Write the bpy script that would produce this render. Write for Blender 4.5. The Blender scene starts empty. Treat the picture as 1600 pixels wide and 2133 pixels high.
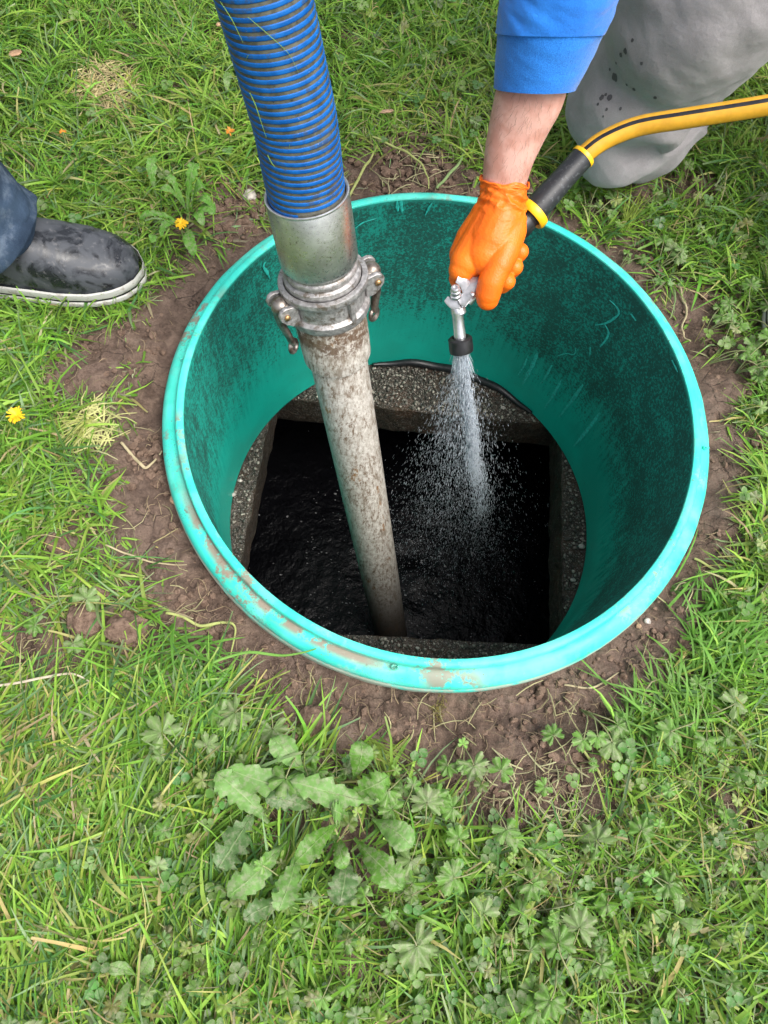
import bpy, bmesh, math, random
import numpy as np
from mathutils import Vector, Matrix
R_ = math.radians
random.seed(7); rng = np.random.default_rng(11)
scene = bpy.context.scene
COL = scene.collection

# ------------------------------------------------------------------ camera
F, PITCH, ROLL = 1560.84, 0.354985, 0.175378
CAM = np.array([-0.057725, -0.553834, 0.985708])
_c, _s = math.cos(PITCH), math.sin(PITCH); RX = np.array([[1,0,0],[0,_c,-_s],[0,_s,_c]])
_c, _s = math.cos(ROLL), math.sin(ROLL); RZ = np.array([[_c,-_s,0],[_s,_c,0],[0,0,1]])
CM = RX @ RZ
cd = bpy.data.cameras.new('camera'); cam = bpy.data.objects.new('camera', cd); COL.objects.link(cam)
cd.sensor_fit = 'VERTICAL'; cd.sensor_height = 24; cd.sensor_width = 24
cd.lens = F/2133*24; cd.clip_start = 0.02; cd.clip_end = 400
cam.matrix_world = Matrix([[*CM[0], CAM[0]],[*CM[1], CAM[1]],[*CM[2], CAM[2]],[0,0,0,1]])
scene.camera = cam

# ------------------------------------------------------------------ light (bright overcast)
SUN_EL, SUN_AZ = R_(60), R_(-22)          # azimuth of the sun counted from +x towards +y
w = bpy.data.worlds.new('World'); scene.world = w; w.use_nodes = True
nt = w.node_tree; nt.nodes.clear()
sky = nt.nodes.new('ShaderNodeTexSky'); sky.sky_type = 'NISHITA'; sky.sun_disc = False
sky.sun_elevation = SUN_EL; sky.sun_rotation = math.pi/2 - SUN_AZ
sky.air_density = 1.0; sky.dust_density = 6.0; sky.ozone_density = 1.0
hs = nt.nodes.new('ShaderNodeHueSaturation'); hs.inputs['Saturation'].default_value = 0.35
bg = nt.nodes.new('ShaderNodeBackground'); bg.inputs['Strength'].default_value = 0.15
wo = nt.nodes.new('ShaderNodeOutputWorld')
nt.links.new(sky.outputs[0], hs.inputs['Color']); nt.links.new(hs.outputs[0], bg.inputs[0]); nt.links.new(bg.outputs[0], wo.inputs[0])
sl = bpy.data.lights.new('sun', 'SUN'); sl.energy = 1.5; sl.angle = R_(40); sl.color = (1, .96, .9)
so = bpy.data.objects.new('sun', sl); COL.objects.link(so); so.location = (2, 2, 4)
_d = Vector((math.cos(SUN_EL)*math.cos(SUN_AZ), math.cos(SUN_EL)*math.sin(SUN_AZ), math.sin(SUN_EL)))
so.rotation_euler = _d.to_track_quat('Z', 'Y').to_euler()
vs = scene.view_settings
scene.display_settings.display_device = 'sRGB'
vs.view_transform = 'Standard'; vs.look = 'None'; vs.gamma = 1; vs.exposure = 0.78; vs.use_curve_mapping = False

# ------------------------------------------------------------------ helpers: pixels (1600x2133) to places
def ray(px, py):
    return CM @ np.array([(px-800)/F, (1066.5-py)/F, -1.0])
def D(px, py, d):                       # the place seen at that pixel, d metres deep
    return CAM + d*ray(px, py)
def hit(px, py, z=-0.05):
    r = ray(px, py); return CAM + (z-CAM[2])/r[2]*r
def proj(X):
    q = (np.asarray(X)-CAM) @ CM
    return np.stack([800+F*q[...,0]/-q[...,2], 1066.5-F*q[...,1]/-q[...,2]], -1)

# ------------------------------------------------------------------ helpers: noise
def _h(ix, iy, iz, s):
    n = (ix.astype(np.int64)*374761393 + iy.astype(np.int64)*668265263 + iz.astype(np.int64)*2147483647 + s*974634777) & 0xFFFFFFFF
    n = ((n ^ (n >> 13))*1274126177) & 0xFFFFFFFF
    n = n ^ (n >> 16)
    return (n & 0xFFFFFF)/float(0xFFFFFF)
def vnoise(x, y, z=None, s=0):
    x = np.asarray(x, float); y = np.asarray(y, float)
    z = np.zeros_like(x) if z is None else np.asarray(z, float)
    ix, iy, iz = np.floor(x), np.floor(y), np.floor(z)
    fx, fy, fz = x-ix, y-iy, z-iz
    fx, fy, fz = (f*f*(3-2*f) for f in (fx, fy, fz))
    r = 0
    for a in (0, 1):
        for b in (0, 1):
            for c in (0, 1):
                r = r + _h(ix+a, iy+b, iz+c, s)*(fx if a else 1-fx)*(fy if b else 1-fy)*(fz if c else 1-fz)
    return r*2-1
def fbm(x, y, z=None, o=4, s=0, g=0.5):
    r = 0; a = 1; t = 0
    for i in range(o):
        k = 2.03**i
        r = r + a*vnoise(np.asarray(x)*k+i*7.3, np.asarray(y)*k+i*3.1, None if z is None else np.asarray(z)*k, s+i); t += a; a *= g
    return r/t
def sstep(a, b, x):
    t = np.clip((x-a)/(b-a), 0, 1); return t*t*(3-2*t)

# ------------------------------------------------------------------ helpers: objects
def parent_loc(p):
    l = Vector((0, 0, 0))
    while p is not None: l += p.location; p = p.parent
    return l
def link(name, me, mat=None, parent=None):
    o = bpy.data.objects.new(name, me); COL.objects.link(o)
    if mat is not None:
        for m in (mat if isinstance(mat, (list, tuple)) else [mat]): me.materials.append(m)
    if parent is not None:
        o.parent = parent
    return o
def obj(name, V, Fc, mat, parent=None, smooth=True, colors=None, matidx=None):
    """one mesh object; vertices are given in world space"""
    V = np.asarray(V, float)
    if parent is not None: V = V - np.array(parent_loc(parent))
    me = bpy.data.meshes.new(name)
    fast(me, V, Fc)
    if smooth: me.polygons.foreach_set('use_smooth', np.ones(len(me.polygons), bool))
    if colors is not None:
        a = me.color_attributes.new('tint', 'FLOAT_COLOR', 'POINT')
        c4 = np.ones((len(V), 4), np.float32); c4[:, :3] = colors; a.data.foreach_set('color', c4.ravel())
    if smooth and len(me.polygons) < 60000: me.set_sharp_from_angle(angle=R_(40))
    o = link(name, me, mat, parent)
    if matidx is not None: me.polygons.foreach_set('material_index', np.asarray(matidx, np.int32))
    return o
def fast(me, V, Fc):
    if isinstance(Fc, np.ndarray): Fc = [Fc]
    if len(Fc) and not isinstance(Fc[0], np.ndarray):
        me.from_pydata([tuple(v) for v in V], [], [tuple(int(i) for i in f) for f in Fc]); me.update(); return
    Fc = [f for f in Fc if len(f)]
    me.vertices.add(len(V)); me.vertices.foreach_set('co', np.ascontiguousarray(V, np.float32).ravel())
    loops = np.concatenate([f.ravel() for f in Fc]).astype(np.int32)
    tot = np.concatenate([np.full(len(f), f.shape[1]) for f in Fc]).astype(np.int32)
    me.loops.add(len(loops)); me.loops.foreach_set('vertex_index', loops)
    me.polygons.add(len(tot)); st = np.concatenate([[0], np.cumsum(tot)[:-1]]).astype(np.int32)
    me.polygons.foreach_set('loop_start', st); me.polygons.foreach_set('loop_total', tot)
    me.update(calc_edges=True); me.validate()
def tag(o, label=None, cat=None, group=None, kind=None):
    if label: o['label'] = label
    if cat: o['category'] = cat
    if group: o['group'] = group
    if kind: o['kind'] = kind
    return o
def empty(name, loc, label, cat, group=None):
    o = bpy.data.objects.new(name, None); COL.objects.link(o); o.location = tuple(float(v) for v in loc); o.empty_display_size = .05
    return tag(o, label, cat, group)
def grid_faces(n, m, wrap=False, off=0):
    """n rings of m points"""
    i = np.arange(n-1)[:, None]; j = np.arange(m if wrap else m-1)[None, :]; j2 = (j+1) % m
    f = np.stack([i*m+j, i*m+j2, (i+1)*m+j2, (i+1)*m+j], -1).reshape(-1, 4)
    return f + off
def frame_of(w, hint=(0, 0, 1)):
    w = np.asarray(w, float); w = w/np.linalg.norm(w); h = np.asarray(hint, float)
    if abs(np.dot(w, h)) > .95: h = np.array([1.0, 0, 0])
    u = np.cross(h, w); u /= np.linalg.norm(u); v = np.cross(w, u); return u, v, w
def spline(P, n):
    P = np.asarray(P, float); k = len(P); out = []
    for t in np.linspace(0, k-1, n):
        i = min(int(t), k-2); f = t-i
        p0 = P[max(i-1, 0)]; p1 = P[i]; p2 = P[i+1]; p3 = P[min(i+2, k-1)]
        out.append(.5*((2*p1)+(-p0+p2)*f+(2*p0-5*p1+4*p2-p3)*f*f+(-p0+3*p1-3*p2+p3)*f**3))
    return np.array(out)
def pframes(C):
    """parallel-transport frames along a curve"""
    T = np.gradient(C, axis=0); T /= np.linalg.norm(T, axis=1)[:, None]
    U = np.zeros_like(C); u, v, _ = frame_of(T[0]); U[0] = u
    for i in range(1, len(C)):
        u = U[i-1]-np.dot(U[i-1], T[i])*T[i]; U[i] = u/np.linalg.norm(u)
    return T, U, np.cross(T, U)
def tube(C, rad, m=16, cap=True, ell=None, hint=None, squash=1.0):
    """loft of circles along points C (n,3) with radii (n); returns V,F"""
    C = np.asarray(C, float); rad = np.broadcast_to(np.asarray(rad, float), (len(C),))
    T, U, W = pframes(C)
    if hint is not None:
        for i in range(len(C)):
            u = np.asarray(hint, float)-np.dot(hint, T[i])*T[i]; u /= np.linalg.norm(u); U[i] = u; W[i] = np.cross(T[i], u)
    a = np.linspace(0, 2*math.pi, m, endpoint=False)
    e = 1.0 if ell is None else np.broadcast_to(np.asarray(ell, float), (len(C),))[:, None, None]
    V = C[:, None, :] + rad[:, None, None]*(np.cos(a)[None, :, None]*U[:, None, :] + e*squash*np.sin(a)[None, :, None]*W[:, None, :])
    V = V.reshape(-1, 3); Fq = grid_faces(len(C), m, True); Fl = [Fq]
    if cap:
        n0 = len(V); V = np.vstack([V, C[0], C[-1]]); j = np.arange(m); j2 = (j+1) % m; b = (len(C)-1)*m
        Fl.append(np.concatenate([np.stack([np.full(m, n0), j2, j], 1), np.stack([np.full(m, n0+1), b+j, b+j2], 1)]))
    return V, Fl
def merge(parts):
    V = []; q = []; t = []; off = 0
    for v, f in parts:
        v = np.asarray(v, float); V.append(v)
        for a in (f if isinstance(f, list) else [f]):
            a = np.asarray(a)
            (q if a.shape[1] == 4 else t).append(a+off)
        off += len(v)
    out = []
    if q: out.append(np.concatenate(q))
    if t: out.append(np.concatenate(t))
    return np.concatenate(V), out
def lathe(prof, org, w, hint=(0, 0, 1), m=64, close=False):
    """prof: list of (radius, height along w)"""
    u, v, w = frame_of(w, hint); prof = np.asarray(prof, float); a = np.linspace(0, 2*math.pi, m, endpoint=False)
    V = np.asarray(org)+prof[:, 0][:, None, None]*(np.cos(a)[None, :, None]*u+np.sin(a)[None, :, None]*v)+prof[:, 1][:, None, None]*w
    Fc = grid_faces(len(prof), m, True)
    V = V.reshape(-1, 3)
    if close:
        n = len(prof); j = np.arange(m); j2 = (j+1) % m
        Fc = np.concatenate([Fc, np.stack([(n-1)*m+j, (n-1)*m+j2, j2, j], 1)])
    return V, [Fc]
def extrude(poly, org, u, v, n, th, bev=0.0):
    """flat outline (2D list in u,v) given a thickness th along n, with a small bevel"""
    poly = np.asarray(poly, float); k = len(poly); c = poly.mean(0)
    rings = []
    for s, h in ((1-bev/np.abs(poly-c).max(), -th/2), (1, -th/2+bev), (1, th/2-bev), (1-bev/np.abs(poly-c).max(), th/2)):
        p = c+(poly-c)*s
        rings.append(np.asarray(org)+p[:, :1]*u+p[:, 1:]*v+h*np.asarray(n))
    V = np.concatenate(rings+[[np.asarray(org)+c[0]*u+c[1]*v-th/2*n], [np.asarray(org)+c[0]*u+c[1]*v+th/2*n]])
    Fq = grid_faces(4, k, True); j = np.arange(k); j2 = (j+1) % k
    t = np.concatenate([np.stack([np.full(k, 4*k), j2, j], 1), np.stack([np.full(k, 4*k+1), 3*k+j, 3*k+j2], 1)])
    return V, [Fq, t]
def box(c, u, v, n, su, sv, sn, bev=.0008):
    return extrude([(-su/2, -sv/2), (su/2, -sv/2), (su/2, sv/2), (-su/2, sv/2)], c, np.asarray(u), np.asarray(v), np.asarray(n), sn, bev)
_ico = None
def ico(c, r, sub=2, sq=(1, 1, 1), rough=0, seed=0):
    bm = bmesh.new(); bmesh.ops.create_icosphere(bm, subdivisions=sub, radius=1)
    V = np.array([v.co[:] for v in bm.verts]); Fc = np.array([[v.index for v in f.verts] for f in bm.faces]); bm.free()
    if rough: V = V*(1+rough*fbm(V[:, 0]*1.7+seed*3.3, V[:, 1]*1.7, V[:, 2]*1.7, 3, seed))[:, None]
    return V*np.array(sq)*r+np.asarray(c), [Fc]
def capsules(chain, m=18):
    """tapered capsule chain: list of (point, radius)"""
    out = []
    for (p, r), (q, s) in zip(chain[:-1], chain[1:]):
        n = 7; C = [np.asarray(p)*(1-t)+np.asarray(q)*t for t in np.linspace(0, 1, n)]
        out.append(tube(C, np.linspace(r, s, n), m)); out.append(ico(p, r, 3)); out.append(ico(q, s, 3))
    return out
def solidify_union(name, parts, voxel, smooth_it=4, mat=None, parent=None, post=None):
    """several closed shells fused into one continuous surface"""
    V, Fc = merge(parts)
    me = bpy.data.meshes.new('tmp'); fast(me, V, Fc)
    o = bpy.data.objects.new('tmp', me); COL.objects.link(o)
    r = o.modifiers.new('r', 'REMESH'); r.mode = 'VOXEL'; r.voxel_size = voxel
    if smooth_it: s = o.modifiers.new('s', 'SMOOTH'); s.iterations = smooth_it; s.factor = .6
    dg = bpy.context.evaluated_depsgraph_get(); ev = o.evaluated_get(dg); m2 = bpy.data.meshes.new_from_object(ev)
    n = len(m2.vertices); co = np.zeros(n*3, np.float32); m2.vertices.foreach_get('co', co); co = co.reshape(-1, 3).astype(float)
    no = np.zeros(n*3, np.float32); m2.vertices.foreach_get('normal', no); no = no.reshape(-1, 3)
    if post: co = post(co, no)
    if parent is not None: co = co-np.array(parent_loc(parent))
    m2.vertices.foreach_set('co', co.astype(np.float32).ravel()); m2.update()
    m2.polygons.foreach_set('use_smooth', np.ones(len(m2.polygons), bool))
    COL.objects.unlink(o); bpy.data.objects.remove(o); bpy.data.meshes.remove(me)
    m2.name = name; m2.materials.clear()
    return link(name, m2, mat, parent)

# ------------------------------------------------------------------ materials
class NB:
    def __init__(s, name):
        s.m = bpy.data.materials.new(name); s.m.use_nodes = True; s.t = s.m.node_tree; s.t.nodes.clear()
        s.out = s.t.nodes.new('ShaderNodeOutputMaterial'); s.b = s.t.nodes.new('ShaderNodeBsdfPrincipled')
        s.t.links.new(s.b.outputs[0], s.out.inputs[0]); s._tc = None
    def n(s, ty, **k):
        x = s.t.nodes.new(ty)
        for a, b in k.items(): setattr(x, a, b)
        return x
    def set(s, sock, v):
        if isinstance(v, bpy.types.NodeSocket): s.t.links.new(v, sock)
        elif isinstance(v, (tuple, list)) and len(v) == 3 and sock.type == 'RGBA': sock.default_value = (*v, 1)
        else: sock.default_value = v
    def pos(s):
        if s._tc is None: s._tc = s.n('ShaderNodeNewGeometry')
        return s._tc.outputs['Position']
    def obc(s):
        return s.n('ShaderNodeTexCoord').outputs['Object']
    def mapv(s, v, sc=(1, 1, 1), loc=(0, 0, 0)):
        x = s.n('ShaderNodeMapping'); s.set(x.inputs['Vector'], v); x.inputs['Scale'].default_value = sc; x.inputs['Location'].default_value = loc; return x.outputs[0]
    def noise(s, sc, det=4, rough=.55, v=None, dist=0):
        x = s.n('ShaderNodeTexNoise'); s.set(x.inputs['Vector'], v if v is not None else s.pos())
        x.inputs['Scale'].default_value = sc; x.inputs['Detail'].default_value = det; x.inputs['Roughness'].default_value = rough; x.inputs['Distortion'].default_value = dist
        return x.outputs[0]
    def voro(s, sc, v=None, feat='F1'):
        x = s.n('ShaderNodeTexVoronoi', feature=feat); s.set(x.inputs['Vector'], v if v is not None else s.pos()); x.inputs['Scale'].default_value = sc; return x.outputs[0]
    def ramp(s, f, a, b, c0=0., c1=1.):
        x = s.n('ShaderNodeMapRange', interpolation_type='SMOOTHSTEP'); s.set(x.inputs[0], f)
        for i, v in enumerate((a, b, c0, c1)): x.inputs[i+1].default_value = v
        return x.outputs[0]
    def math(s, op, a, b=0.5):
        x = s.n('ShaderNodeMath', operation=op); s.set(x.inputs[0], a); s.set(x.inputs[1], b); return x.outputs[0]
    def mix(s, f, a, b, ty='MIX'):
        x = s.n('ShaderNodeMix', data_type='RGBA', blend_type=ty); s.set(x.inputs[0], f); s.set(x.inputs[6], a); s.set(x.inputs[7], b); return x.outputs[2]
    def bump(s, h, st=.5, d=.002, nrm=None):
        x = s.n('ShaderNodeBump'); s.set(x.inputs['Height'], h); x.inputs['Strength'].default_value = st; x.inputs['Distance'].default_value = d
        if nrm is not None: s.t.links.new(nrm, x.inputs['Normal'])
        return x.outputs[0]
    def sep(s, v, i):
        x = s.n('ShaderNodeSeparateXYZ'); s.set(x.inputs[0], v); return x.outputs[i]
    def fin(s, color=None, rough=None, normal=None, metal=0, spec=.5, **k):
        if color is not None: s.set(s.b.inputs['Base Color'], color)
        if rough is not None: s.set(s.b.inputs['Roughness'], rough)
        if normal is not None: s.t.links.new(normal, s.b.inputs['Normal'])
        s.set(s.b.inputs['Metallic'], metal); s.set(s.b.inputs['Specular IOR Level'], spec)
        for a, b in k.items(): s.set(s.b.inputs[a], b)
        return s.m
def simple(name, col, rough=.6, metal=0, var=.25, sc=60, bump=.2, spec=.5):
    b = NB(name); n = b.noise(sc, 5)
    c = b.mix(b.ramp(n, .3, .7), tuple(x*(1-var) for x in col), tuple(min(1, x*(1+var)) for x in col))
    return b.fin(c, b.ramp(b.noise(sc*.5), .3, .7, rough*.8, min(1, rough*1.2)), b.bump(n, bump, .001), metal, spec)

def plant_mat(name, transl=.35, rough=.5, dust=0.0):
    b = NB(name); a = b.n('ShaderNodeVertexColor', layer_name='tint').outputs[0]
    n = b.noise(160, 4); c = b.mix(b.ramp(n, .25, .8, .0, .35), a, (.30, .40, .12), 'MIX') if False else a
    c = b.mix(b.ramp(b.noise(55, 3), .3, .75, 0, .45), c, b.mix(1.0, c, (.62, .66, .55), 'MULTIPLY'))
    if dust: c = b.mix(b.ramp(b.noise(130, 6, .7), .45, .62, 0, dust), c, (.42, .38, .30))
    c = b.mix(b.ramp(b.noise(900, 2), .62, .8, 0, .35), c, (.42, .40, .33))
    b.fin(c, b.ramp(n, .3, .7, rough*.8, rough*1.2), b.bump(b.noise(420, 4), .25, .0006), 0, .4)
    tr = b.n('ShaderNodeBsdfTranslucent'); b.set(tr.inputs[0], b.mix(1.0, c, (1.0, 1.0, .45), 'MULTIPLY'))
    mx = b.n('ShaderNodeMixShader'); mx.inputs[0].default_value = transl
    b.t.links.new(b.b.outputs[0], mx.inputs[1]); b.t.links.new(tr.outputs[0], mx.inputs[2]); b.t.links.new(mx.outputs[0], b.out.inputs[0])
    return b.m
M = {}
M['grass'] = plant_mat('grass_blades', .38, .6)
M['leaf'] = plant_mat('weed_leaf', .30, .5, .35)
M['dleaf'] = plant_mat('dusty_weed_leaf', .30, .5, .38)
M['straw'] = plant_mat('dry_straw', .15, .7)

# soil
b = NB('soil'); P = b.pos()
big = b.noise(7, 5, .55); mid = b.noise(45, 6, .6); fine = b.noise(420, 5, .65)
c = b.mix(b.ramp(mid, .3, .72), (.088, .057, .042), (.232, .162, .122))
c = b.mix(b.ramp(fine, .32, .7, 0, .55), c, b.mix(1.0, c, (.50, .46, .43), 'MULTIPLY'))
wet = b.ramp(big, .42, .62)
c = b.mix(b.math('MULTIPLY', wet, .5), c, (.165, .112, .088))
speck = b.ramp(b.voro(300), .0, .16, 1, 0)
c = b.mix(b.math('MULTIPLY', speck, b.ramp(b.noise(90, 2), .5, .7, 0, .6)), c, (.40, .34, .28))
crk = b.ramp(b.voro(26, b.mix(.035, b.pos(), b.noise(30, 4)), 'DISTANCE_TO_EDGE'), 0, .028, 1, 0)
crk = b.math('MULTIPLY', crk, b.ramp(b.noise(11, 3), .48, .60))
c = b.mix(b.math('MULTIPLY', crk, .75), c, (.035, .023, .017))
# further out, beyond the modelled blades, the sheet is short turf
far = b.ramp(b.n('ShaderNodeVectorMath', operation='LENGTH').outputs['Value'], 0, 1)
ln = b.n('ShaderNodeVectorMath', operation='LENGTH'); b.set(ln.inputs[0], P); far = b.ramp(ln.outputs['Value'], 1.9, 2.6)
c = b.mix(far, c, b.mix(b.ramp(b.noise(60, 6, .7), .3, .7), (.04, .09, .02), (.12, .22, .05)))
c = b.mix(b.ramp(b.noise(19, 6, .7), .50, .64, 0, .55), c, (.070, .044, .033)); c = b.mix(b.ramp(b.noise(15, 5, .65, b.mapv(b.pos(), (1, 1, 1), (4, 7, 2))), .54, .68, 0, .45), c, (.27, .20, .155))
rg = b.math('SUBTRACT', .88, b.math('MULTIPLY', wet, .42))
nb = b.bump(mid, .7, .016); nb = b.bump(b.noise(130, 6, .7), .6, .008, nb); nb = b.bump(fine, .6, .003, nb); nb = b.bump(b.math('SUBTRACT', 1, crk), .6, .004, nb)
M['soil'] = b.fin(c, rg, nb, 0, .35)
b = NB('clod_soil'); n = b.noise(120, 5, .65)
M['clod'] = b.fin(b.mix(b.ramp(n, .3, .7), (.095, .060, .043), (.225, .155, .115)), .9, b.bump(n, .9, .006), 0, .2)

# riser plastic
def teal(name, inner):
    b = NB(name); P = b.pos()
    if not inner:
        n = b.noise(18, 5, .6)
        c = b.mix(b.ramp(n, .35, .65), (.038, .58, .46), (.14, .74, .61))
        c = b.mix(b.ramp(b.noise(9, 4), .48, .62, 0, .7), c, (.015, .66, .55))
        sp = b.ramp(b.noise(420, 5, .75), .56, .64)
        c = b.mix(b.math('MULTIPLY', sp, b.ramp(b.noise(16, 3), .45, .6)), c, (.05, .16, .12))
        mud = b.math('MULTIPLY', b.ramp(b.noise(30, 8, .74), .50, .56), b.ramp(b.noise(5.2, 3), .47, .58))
        c = b.mix(b.math('MULTIPLY', mud, .85), c, (.26, .17, .125))
        x_, y_, z_ = (b.sep(P, i) for i in range(3)); an = b.math('ARCTAN2', y_, x_)
        rad_ = b.math('SQRT', b.math('ADD', b.math('MULTIPLY', x_, x_), b.math('MULTIPLY', y_, y_)))
        arc = b.math('MULTIPLY', b.ramp(an, -2.72, -2.45), b.ramp(an, -1.50, -1.72))
        arc = b.math('MULTIPLY', arc, b.ramp(rad_, .409, .399)); arc = b.math('MULTIPLY', arc, b.ramp(rad_, .3915, .3935))
        arc = b.math('MULTIPLY', arc, b.ramp(b.noise(38, 7, .7), .40, .50)); c = b.mix(b.math('MULTIPLY', arc, .9), c, (.27, .175, .13))
        arc = b.math('MULTIPLY', b.ramp(z_, -.030, -.036), b.ramp(b.noise(30, 6, .7), .36, .52)); c = b.mix(b.math('MULTIPLY', arc, .8), c, (.42, .40, .33))
        ch = b.ramp(b.noise(75, 6, .7), .63, .67); c = b.mix(b.math('MULTIPLY', ch, .7), c, (.16, .10, .075))
        ch = b.ramp(b.noise(6, 7, .7), .40, .30); c = b.mix(b.math('MULTIPLY', ch, .45), c, (.50, .62, .54))
        return b.fin(c, b.ramp(n, .3, .7, .38, .62), b.bump(b.noise(60, 6, .65), .3, .0025), 0, .4)
    x, y, z = (b.sep(P, i) for i in range(3))
    ang = b.math('ARCTAN2', y, x)
    cmb = b.n('ShaderNodeCombineXYZ'); b.set(cmb.inputs[0], b.math('MULTIPLY', b.math('SINE', ang), 3)); b.set(cmb.inputs[1], b.math('MULTIPLY', b.math('COSINE', ang), 3)); b.set(cmb.inputs[2], b.math('MULTIPLY', z, .8))
    strk = b.noise(15, 5, .65, cmb.outputs[0])
    clean = (.012, .40, .31); bright = (.010, .50, .39)
    c = b.mix(b.ramp(b.noise(5, 3), .4, .6), clean, bright)
    hgt = b.ramp(z, -.56, -.16)                       # algae grows on the upper wall
    lw = b.math('ADD', hgt, b.math('MULTIPLY', b.math('SUBTRACT', b.noise(4.5, 4), .5), .9))
    lw = b.math('ADD', lw, b.math('MULTIPLY', b.math('SUBTRACT', strk, .5), .85))
    side = b.ramp(x, -.38, .10, -.26, -.02); lw = b.math('ADD', lw, side)
    lw = b.math('MULTIPLY', b.ramp(lw, .05, .95), b.ramp(z, -.485, -.43, .15, 1))
    spk = b.noise(190, 7, .85)
    th = b.math('ADD', spk, b.math('ADD', b.math('MULTIPLY', lw, .22), b.math('MULTIPLY', b.math('SUBTRACT', b.noise(20, 5, .7), .55), .30)))
    alg = b.math('MULTIPLY', b.ramp(th, .60, .72), b.ramp(lw, 0, .35))
    c = b.mix(b.math('MULTIPLY', lw, .40), c, (.014, .20, .155))
    c = b.mix(b.math('MULTIPLY', alg, .84), c, (.014, .052, .041))
    c = b.mix(b.math('MULTIPLY', b.ramp(b.noise(160, 4), .66, .72), .6), c, (.01, .03, .022))
    lipz = b.ramp(z, -.012, -.004); c = b.mix(b.math('MULTIPLY', lipz, .5), c, (.03, .42, .33))
    return b.fin(c, b.ramp(lw, 0, 1, .38, .8), b.bump(spk, .35, .0015), 0, .35)
M['riser'] = teal('riser_flange_plastic', False); M['riser_in'] = teal('riser_wall_plastic', True)
M['scratch'] = simple('scratched_plastic', (.03, .50, .42), .6, 0, .3, 200)

# concrete
b = NB('wet_concrete'); z = b.sep(b.pos(), 2)
n = b.noise(70, 6, .65); g = b.voro(240)
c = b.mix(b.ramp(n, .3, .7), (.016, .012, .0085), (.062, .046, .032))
c = b.mix(b.ramp(b.noise(13, 4), .5, .66, 0, .45), c, (.085, .042, .022))
c = b.mix(b.ramp(b.noise(420, 3), .58, .66, 0, .7), c, (.33, .31, .28))
M['concrete'] = b.fin(c, b.ramp(b.noise(40), .3, .7, .3, .7), b.bump(b.math('ADD', n, b.math('MULTIPLY', g, .4)), .7, .006), 0, .5)
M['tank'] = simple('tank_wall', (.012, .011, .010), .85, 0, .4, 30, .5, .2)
b = NB('gravel_stone'); oi = b.n('ShaderNodeVertexColor', layer_name='tint').outputs[0]
M['gravel'] = b.fin(oi, .45, b.bump(b.noise(500, 3), .4, .001), 0, .5)
# sewage water
b = NB('black_water'); n = b.noise(22, 5, .6); n2 = b.noise(90, 4, .6)
fo = b.math('MULTIPLY', b.ramp(b.noise(90, 6, .8, b.mapv(b.pos(), (1, .45, 1))), .62, .72), b.ramp(b.noise(9, 3), .46, .60))
c = b.mix(b.math('MULTIPLY', fo, .40), (.0035, .0035, .0045), (.13, .14, .15))
M['water'] = b.fin(c, b.ramp(fo, 0, 1, .18, .6), b.bump(n2, .25, .004, b.bump(n, .4, .02)), 0, .12)

# hose, metal, pvc
b = NB('blue_hose_rib'); n = b.noise(70, 5)
c = b.mix(b.ramp(n, .3, .7), (.002, .078, .31), (.004, .120, .43))
c = b.mix(b.ramp(b.noise(45, 6, .7), .54, .64, 0, .6), c, (.045, .06, .075))
c = b.mix(b.ramp(b.noise(420, 3), .70, .76, 0, .8), c, (.45, .50, .55))
M['rib'] = b.fin(c, b.ramp(n, .3, .7, .35, .55), b.bump(b.noise(200), .15, .001), 0, .3)
b = NB('grey_hose_wall'); n = b.noise(60, 6, .65)
c = b.mix(b.ramp(n, .3, .7), (.045, .046, .038), (.135, .132, .108))
c = b.mix(b.ramp(b.noise(160, 5), .62, .7, 0, .8), c, (.02, .02, .018))
M['hosewall'] = b.fin(c, .42, b.bump(n, .2, .001), 0, .45)
b = NB('steel_sleeve'); n = b.noise(30, 6, .6); sc = b.noise(260, 4, .7)
c = b.mix(b.ramp(n, .3, .7), (.40, .41, .40), (.58, .60, .58))
c = b.mix(b.ramp(sc, .62, .68, 0, .6), c, (.75, .76, .75))
c = b.mix(b.ramp(b.noise(90, 5, .7), .60, .70, 0, .6), c, (.10, .085, .07))
M['steel'] = b.fin(c, b.ramp(sc, .3, .7, .24, .42), b.bump(sc, .2, .0006), .9, .5)
b = NB('cast_aluminium'); n = b.noise(160, 6, .7)
c = b.mix(b.ramp(n, .3, .7), (.26, .25, .245), (.50, .49, .49))
c = b.mix(b.ramp(b.noise(55, 6, .7), .52, .64, 0, .85), c, (.16, .125, .095))
c = b.mix(b.ramp(b.noise(240, 4, .7), .64, .69, 0, .8), c, (.03, .025, .02))
M['alu'] = b.fin(c, b.ramp(n, .3, .7, .38, .6), b.bump(n, .5, .0012), .65, .5)
b = NB('brown_lever_metal'); n = b.noise(90, 5)
M['lever'] = b.fin(b.mix(b.ramp(n, .3, .7), (.12, .085, .065), (.34, .31, .28)), .4, b.bump(n, .4, .001), .8, .5)
b = NB('dirty_shaded_pvc'); P = b.obc(); n = b.noise(120, 6, .7)
up = b.ramp(b.sep(b.pos(), 2), -.25, .12)
c = b.mix(b.ramp(n, .35, .65), (.40, .365, .315), (.60, .57, .52))
st = b.mapv(b.pos(), (1, 1, .25)); dirt = b.ramp(b.noise(150, 8, .84, st), .48, .60)
c = b.mix(b.math('MULTIPLY', dirt, b.ramp(b.noise(14, 4), .3, .62, .4, 1)), c, (.15, .10, .062))
c = b.mix(b.ramp(b.noise(28, 6, .7, b.mapv(b.pos(), (1, 1, .4), (3, 1, 2))), .62, .68, 0, .9), c, (.22, .10, .022))
c = b.mix(b.ramp(b.noise(300, 5, .75), .60, .66, 0, .85), c, (.055, .035, .022))
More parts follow.
